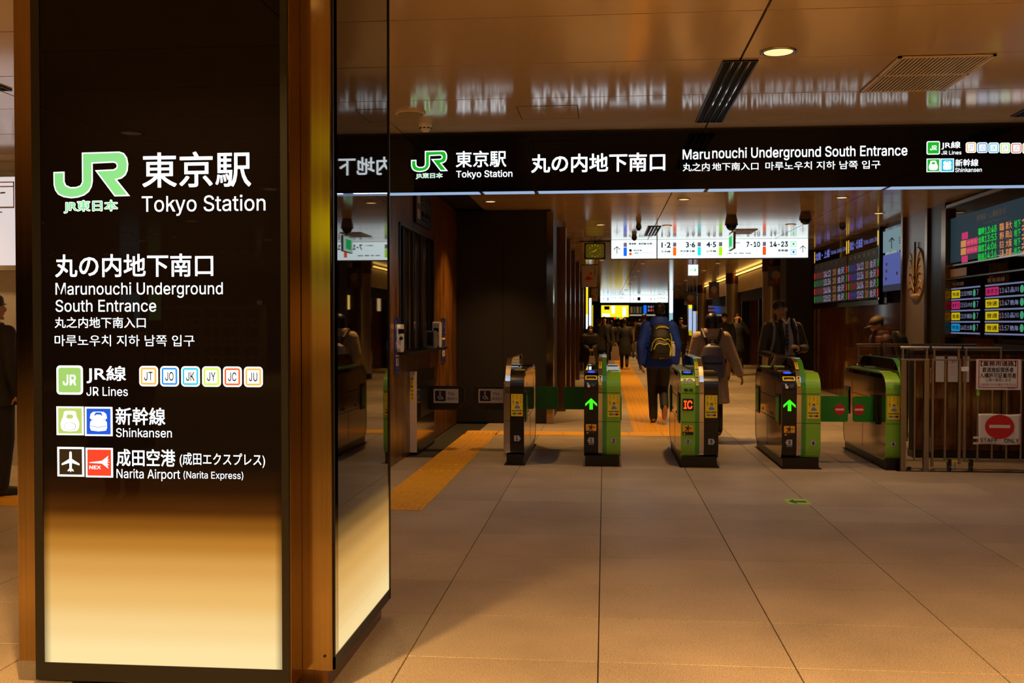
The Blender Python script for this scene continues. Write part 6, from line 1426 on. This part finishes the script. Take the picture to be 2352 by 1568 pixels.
for q in (-1, 1):
    mb = MB(); chain(mb, [(q * .05, .23, 1.20), (q * .09, .20, 1.31), (q * .125, .06, 1.42), (q * .13, -.12, 1.38), (q * .16, -.19, 1.22), (q * .19, -.05, 1.0), (q * .13, .18, .86)], [.020, .022, .022, .02, .018, .014, .012], 8); mb.build('shoulder_strap', mat('strap_dark', (.035, .03, .045), .6), t, local=True)
    mb = MB(); mb.tube([(q * .06, .30, 1.18), (q * .045, .345, 1.08), (q * .05, .35, 1.02)], .006, 6); mb.build('drawcord', C_BLACK, t, local=True)

t = thing('paper_bag', 'white paper shopping bag in the hand of the person in the cream coat', 'bag', (wx - .23, wy + .10, .42)); x_, y_ = wx - .23, wy + .10
MB().add([(x_ - .05, y_ - .13, .42), (x_ + .05, y_ - .13, .42), (x_ + .05, y_ + .13, .42), (x_ - .05, y_ + .13, .42), (x_ - .04, y_ - .15, .74), (x_ + .04, y_ - .15, .74), (x_ + .04, y_ + .15, .74), (x_ - .04, y_ + .15, .74)], [(0, 3, 2, 1), (4, 5, 6, 7), (0, 1, 5, 4), (1, 2, 6, 5), (2, 3, 7, 6), (3, 0, 4, 7)]).build('bag_body', M_PAPER, t)
MB().tube([(x_, y_ - .05, .74), (x_, y_ - .03, .84), (x_, y_ + .03, .84), (x_, y_ + .05, .74)], .006, 6).build('bag_handle', M_PAPER, t)
# ---- man in the dark suit with overcoat, looking at the boards, phone in hand
mx, my = at(1797, 800, Y=12.85).x, 12.85
ps, L, Hd, sh, el, ha, HM = person('person in a dark overcoat, shirt and tie looking up with head tilted, behind the gate', (mx, my, 0), R(6), 1.79, 'overcoat', C_('overcoat_dark', (.045, .036, .028)), C_CHAR, lod=2, hem=.62, face=True, tilt=(R(4), R(-12), R(-8)), wide=.98,
       pose=dict(elR=(-.245, .02, 1.10), haR=(-.05, -.26, 1.03), elL=(.275, .02, 1.14), haL=(.13, -.27, 1.14), dR=(.8, -.5, .05), dL=(-.75, -.35, .35), nR=(0, .2, 1), nL=(0, .6, -.7), curl=.5))
s = 1.79 / 1.72
mb = MB(); mb.add([L((-.030, -.118, 1.455)), L((.050, -.112, 1.46)), L((.105, -.142, 1.25)), L((.085, -.150, 1.06)), L((-.02, -.150, 1.06)), L((-.035, -.150, 1.25)),
    L((-.030, -.10, 1.455)), L((.050, -.10, 1.46)), L((.105, -.10, 1.25)), L((.085, -.10, 1.06)), L((-.02, -.10, 1.06)), L((-.035, -.10, 1.25))], [(5, 4, 3, 2, 1, 0), (6, 7, 8, 9, 10, 11), (0, 1, 7, 6), (1, 2, 8, 7), (2, 3, 9, 8), (3, 4, 10, 9), (4, 5, 11, 10), (5, 0, 6, 11)]); mb.build('shirt_front', mat('shirt_grey', (.36, .34, .36), .6), ps, local=True)
mb = MB(); P4 = [(-.005, -.158, 1.440), (.022, -.158, 1.440), (.020, -.160, 1.405), (.034, -.166, 1.20), (.012, -.170, 1.10), (-.012, -.166, 1.19), (.000, -.160, 1.405)]
mb.add([L(p) for p in P4] + [L((p[0], p[1] + .012, p[2])) for p in P4], [tuple(range(7))[::-1], tuple(range(7, 14))] + [(i, (i + 1) % 7, 7 + (i + 1) % 7, 7 + i) for i in range(7)]); o = mb.build('necktie', C_('tie_navy', (.02, .02, .035)), ps, local=True)
for k in range(5): z = 1.36 - .05 * k; mb = MB(); mb.tube([L((.002, -.169, z)), L((.026, -.169, z + .022))], .0028, 5); mb.build('tie_stripe', C_PALE, o, local=True)
mb = MB(); mb.tube([L((-.035, -.118, 1.50)), L((.002, -.152, 1.435)), L((.055, -.105, 1.505))], .014, 8); mb.build('shirt_collar', mat('shirt_white', (.6, .58, .58), .6), ps, local=True)
for q, pts in ((-1, [(-.060, -.10, 1.475), (-.055, -.150, 1.35), (-.030, -.165, 1.22), (-.03, -.165, 1.06)]), (1, [(.085, -.09, 1.475), (.115, -.135, 1.35), (.118, -.150, 1.20), (.10, -.16, 1.06)])):
    mb = MB(); chain(mb, [L(p) for p in pts], [.022, .030, .022, .014], 8); mb.build('lapel', C_('suit_black', (.012, .011, .011)), ps, local=True)
for q in (-1, 1): mb = MB(); chain(mb, [L((q * .11, .10, 1.46)), L((q * .125, -.03, 1.485)), L((q * .13, -.13, 1.40)), L((q * .145, -.155, 1.24)), L((q * .17, -.12, 1.10))], [.018] * 5, 8); mb.build('bag_strap', mat('strap_sheen', (.16, .15, .15), .3), ps, local=True)
hr = ha['R']; t = thing('smartphone', 'dark smartphone held low by the person in the overcoat', 'phone', (mx, my, 0), R(6)); mb = MB(); c = hr + Vector((.11, -.05, .03)); mb.box(c.x - .055, c.x + .075, c.y - .035, c.y + .035, c.z, c.z + .010); mb.build('phone_case', M_GLASSB, t, local=True)
mb = MB(); mb.box(c.x - .050, c.x + .070, c.y - .030, c.y + .030, c.z + .010, c.z + .011); mb.build('phone_screen', M_GLASSB, t, local=True)
t = thing('backpack', 'dark backpack just showing behind the shoulders of the person in the overcoat', 'backpack', (mx, my, 0), R(6)); mb = MB(); mb.loft([((.02, .25, 1.05), .12, .06), ((.02, .28, 1.1), .16, .10), ((.02, .28, 1.4), .15, .10), ((.03, .25, 1.52), .10, .06)], 20, power=2.6); soft('pack_body', mb, MATS['pack_black'], t, .014, 3)

# ---- others
x, y, _ = fl(1664, 872)
person('person in dark clothes wearing a white face mask behind the cream coat', (x, y, 0), R(-8), 1.77, 'jacket', C_('cloth_denim', (.03, .05, .09)), C_BROWN, mask=True, lod=1, pose=dict(anL=(.09, -.10, .09), anR=(-.09, .16, .14)))
x, y, _ = fl(1693, 862)
person('person in a black suit holding a phone to the ear by the steel column', (x, y, 0), R(5), 1.78, 'coat', C_BLACK, C_BLACK, lod=1, hem=.66, wide=1.1, pose=dict(elL=(.30, -.05, 1.20), haL=(.10, -.10, 1.50), dL=(-.1, .1, 1), nL=(-1, .2, 0), knL=(.09, -.05, .49), anL=(.08, -.14, .09), anR=(-.09, .15, .12)))
p_ = bpy.data.objects[-1] if 0 else None
t = thing('shirt_strip', 'x', 'x') if 0 else None
x, y, _ = fl(1352, 868)
person('short stooping person in a dark hooded coat left of the second gate', (x, y, 0), R(14), 1.46, 'coat', C_BLACK, C_NAVY, hairstyle='beanie', lod=1, hem=.50, lean=.42, wide=1.25, puff=.03, pose=dict(haL=(.08, -.30, .95), haR=(-.08, -.30, .95), curl=.6))
x += .10; t = thing('pale_bag', 'small pale handbag hanging from the stooping person\'s hands', 'handbag', (x, y - .3, .42)); MB().prism([(x - .09, .42), (x + .09, .42), (x + .07, .62), (x - .07, .62)], y - .36, y - .28, 'y').build('bag_body', C_PALE, t, bevel=.015); MB().tube([(x - .05, y - .32, .62), (x - .03, y - .30, .78), (x + .03, y - .30, .78), (x + .05, y - .32, .62)], .008, 6).build('bag_handle', C_BROWN, t)
crowd = [
 (1376, 846, 1.66, 180, C_BLACK, C_BLACK, 'short', .62, 'person in a black coat walking away beside the left pilasters'),
 (1388, 838, 1.74, 5, C_BLACK, C_NAVY, 'short', .80, 'person in a black suit walking towards the gates left of the long coat'),
 (1434, 848, 1.66, 180, C_BLACK, C_NAVY, 'beanie', .50, 'person in a long black coat walking away in the middle of the passage'),
 (1404, 829, 1.62, 170, C_CHAR, C_BLACK, 'bob', .62, 'distant person in charcoal with bobbed hair behind the black suit'),
 (1459, 826, 1.65, 0, C_PALE, C_GREY, 'short', .80, 'distant person in a pale jacket walking towards the gates'),
 (1479, 850, 1.80, 184, C_BLACK, C_BROWN, 'short', .78, 'person in brown trousers half hidden by the blue jacket'),
 (1564, 840, 1.70, 8, C_CHAR, C_BLACK, 'short', .80, 'distant person just right of the blue jacket'),
 (1420, 818, 1.72, 180, C_NAVY, C_BLACK, 'short', .70, 'far person in navy below the yellow shop front'),
 (1444, 814, 1.66, 0, C_BLACK, C_CHAR, 'bob', .60, 'far person in black with bobbed hair below the second white sign'),
 (1470, 811, 1.70, 180, C_GREY, C_BLACK, 'short', .80, 'far person in a grey jacket near the dark kiosk'),
 (1396, 812, 1.68, 0, C_BROWN, C_BLACK, 'short', .80, 'far person in a brown jacket at the foot of the light boxes'),
 (1543, 820, 1.66, 180, C_BLACK, C_BLACK, 'bob', .55, 'far person in black beside the pale vertical light box'),
 (1452, 806, 1.74, 180, C_NAVY, C_CHAR, 'short', .80, 'farthest person in navy in front of the dark kiosk'),
 (1380, 818, 1.70, 0, C_GREY, C_BLACK, 'bob', .62, 'far person in grey beside the left wall of the passage')]
for k, (px, py, H, rt, tcl, bcl, hs, hm_, lb) in enumerate(crowd):
    x, y, _ = fl(px, py); w = .5 + .5 * (k % 3) / 2
    person(lb, (x, y, 0), R(rt), H, 'jacket', tcl, bcl, hairstyle=hs, lod=0, hem=hm_, group='passers-by in the inner concourse', wide=1.08,
           pose=dict(knL=(.09, -.08 * w, .49), anL=(.08, -.16 * w, .10), knR=(-.09, -.03, .48), anR=(-.08, .20 * w, .15), haL=(.27, .08, .88), haR=(-.27, -.14, .90)))
x, y, _ = fl(1434, 848); x -= .29; y -= .10
t = thing('shopping_bag', 'tall pale shopping bag carried beside the person in the long black coat', 'bag', (x, y, .30)); MB().prism([(x - .15, .30), (x + .13, .30), (x + .10, .76), (x - .11, .76)], y - .06, y + .06, 'y').build('bag_body', C_PALE, t, bevel=.02); MB().tube([(x - .06, y, .76), (x - .03, y, .86), (x + .03, y, .86), (x + .06, y, .76)], .01, 6).build('bag_handle', C_PALE, t)
# stooping person in a cap, right, behind the rear railing
cx_, cy_ = at(2036, 800, Y=13.9).x, 13.9
person('stooping person in a dark cap with ochre crown and dark red jacket behind the railings', (cx_, cy_, 0), R(-78), 1.60, 'jacket', C_RED, C_BLACK, hairstyle='cap', lod=1, hem=.80, lean=.22, puff=.012, tilt=(R(22), 0, 0), pose=dict(capm=C_('cap_ochre', (.06, .03, .012)), haL=(.16, -.30, 1.02), haR=(-.16, -.30, 1.02), elL=(.25, -.02, 1.12), elR=(-.25, -.02, 1.12), curl=.6))
t = thing('backpack', 'small dark backpack on the stooping person in the cap', 'backpack', (cx_, cy_, 0), R(-78)); mb = MB(); mb.loft([((0, .12, 1.0), .10, .05), ((0, .10, 1.05), .14, .09), ((0, .04, 1.32), .13, .08), ((0, .0, 1.40), .08, .04)], 18, power=2.6)
for i in range(len(mb.v)): a = mb.v[i]; mb.v[i] = (a[0], a[1] + .14, a[2])
soft('pack_body', mb, MATS['pack_black'], t, .014, 3)
# person at the outer edge, past the sign pillar
p = at(6, 1138, Z=0)
pe = person('person in a dark suit seen from behind past the outer edge of the sign pillar', (p.x - .05, p.y, 0), A180 - R(25), 1.75, 'jacket', C_BLACK, C_BLACK, lod=2, hem=.78, wide=1.08, pose=dict(elR=(-.28, .05, 1.12), haR=(-.28, -.02, .88)))
mb = MB(); mb.lathe(pe[1]((0, .012, 1.45)), [(.074, 0), (.070, .035), (.062, .04)], 18); mb.build('shirt_collar', MATS['shirt_white'], pe[0], local=True)
# someone waiting behind the camera, mirrored in the black glass
person('person in a long black coat standing behind the camera, mirrored in the sign glass', (-4.05, -.5, 0), A180, 1.66, 'coat', C_BLACK, C_BLACK, hairstyle='bob', lod=1, hem=.48, puff=.02, wide=1.2)
dg = bpy.context.evaluated_depsgraph_get()
for o in SOFT:
    me = bpy.data.meshes.new_from_object(o.evaluated_get(dg)); old = o.data; o.modifiers.clear(); o.data = me; me.name = o.name; bpy.data.meshes.remove(old)
# ================================================================== HALL BEHIND THE CAMERA (mirrored in glass and metal)
def wall_light(x0, x1, y, z0, z1, m, label, name='light_box_sign'):
    t = thing(name, label, 'illuminated sign', ((x0 + x1) / 2, y, z0), group='lit panels behind the camera'); MB().box(x0 - .04, x1 + .04, y - .12, y, z0 - .04, z1 + .04).build('sign_case', M_BLACK, t); MB().box(x0, x1, y, y + .006, z0, z1).build('lit_panel', m, t)
def mir(px, py, D): p = at(px, py, Y=D); return p.x, p.z       # what the front glass mirrors at optical depth D
D = 33.0; Yb = 2 * FY0 - D
for (a, b, y0, y1, m, lb) in ((276, 322, 672, 755, EE('posterblue'), 'pale blue lit poster mirrored between the lines of the pillar sign'), (341, 370, 672, 735, EE('postergreen'), 'yellow green lit poster mirrored beside the pale blue one'), (590, 602, 690, 780, EE('shopwarm'), 'narrow warm lit column mirrored beside the capsule machines')):
    x0, z1 = mir(a, y0, D); x1, z0 = mir(b, y1, D); wall_light(x0, x1, Yb, z0, z1, m, lb)
# bank of capsule toy machines
D = 30.0; Yc = 2 * FY0 - D; x0, z1 = mir(375, 700, D); x1, z0 = mir(600, 838, D)
M_CAPW = mat('machine_white', (.6, .55, .5), .4)
for k in range(5):
    w = (x1 - x0) / 5; xa_ = x0 + w * k; t = thing('capsule_machine', 'white capsule toy vending machine mirrored in the pillar glass', 'vending machine', (xa_ + w / 2, Yc, 0), group='row of capsule toy machines')
    MB().box(xa_ + .02, xa_ + w - .02, Yc - .6, Yc, .05, z1).build('cabinet', M_CAPW, t); MB().box(xa_ + .05, xa_ + w - .05, Yc - .55, Yc - .05, 0, .05).build('foot', M_BLACK, t)
    for r_ in range(3):
        for c_ in range(2):
            a = xa_ + .05 + (w - .1) * c_ / 2; zb2 = .25 + (z1 - .35) * r_ / 3; hh = (z1 - .35) / 3
            MB().box(a + .02, a + (w - .1) / 2 - .02, Yc, Yc + .02, zb2 + hh * .45, zb2 + hh * .92).build('window', (M_BLACK, MATS['cloth_dark_red'], mat('toy_blue', (.05, .12, .3), .4))[(k + r_ + c_) % 3], t); MB().cone((a + (w - .1) / 4, Yc, zb2 + hh * .22), (a + (w - .1) / 4, Yc + .05, zb2 + hh * .22), .06, .05, 12).build('knob', M_BLACK, t)
# added glowing panels, styled as shop fronts, that brighten the bronze and steel
for (x0, x1, y, z0, z1, c, lb) in ((-10.4, -1.5, -24.0, 2.25, 2.75, E('lit_shop_yellow', 'd8d060', 1.6, light=True), 'long yellow lit shop fascia on the wall behind the camera'), (3.0, 8.5, -20, .4, 2.6, E('lit_shop_gold', 'ffb050', 1.0, light=True), 'warm lit shop window behind the camera'), (-10.3, -6.5, -24.0, .5, 2.0, E('lit_shop_amber', 'd09040', 1.3, light=True), 'amber lit shop window under the yellow fascia behind the camera')):
    wall_light(x0, x1, y, z0, z1, c, lb, 'shop_window')
t = thing('overhead_sign', 'yellow green lit hanging sign behind the camera, mirrored as a band in the bronze', 'sign', (-2.9, -4.4, 2.4))
MB().box(-3.7, -2.1, -4.5, -4.3, 2.4, 2.95).build('sign_case', M_BLACK, t); MB().box(-3.68, -2.12, -4.3, -4.295, 2.42, 2.93).build('lit_panel', E('lit_hanging_yellow', 'c8c814', 2.6, light=True), t)
for x in (-3.4, -2.4): MB().cone((x, -4.4, 2.95), (x, -4.4, HC), .012, .012, 8).build('hanger_rod', M_BLACK, t)
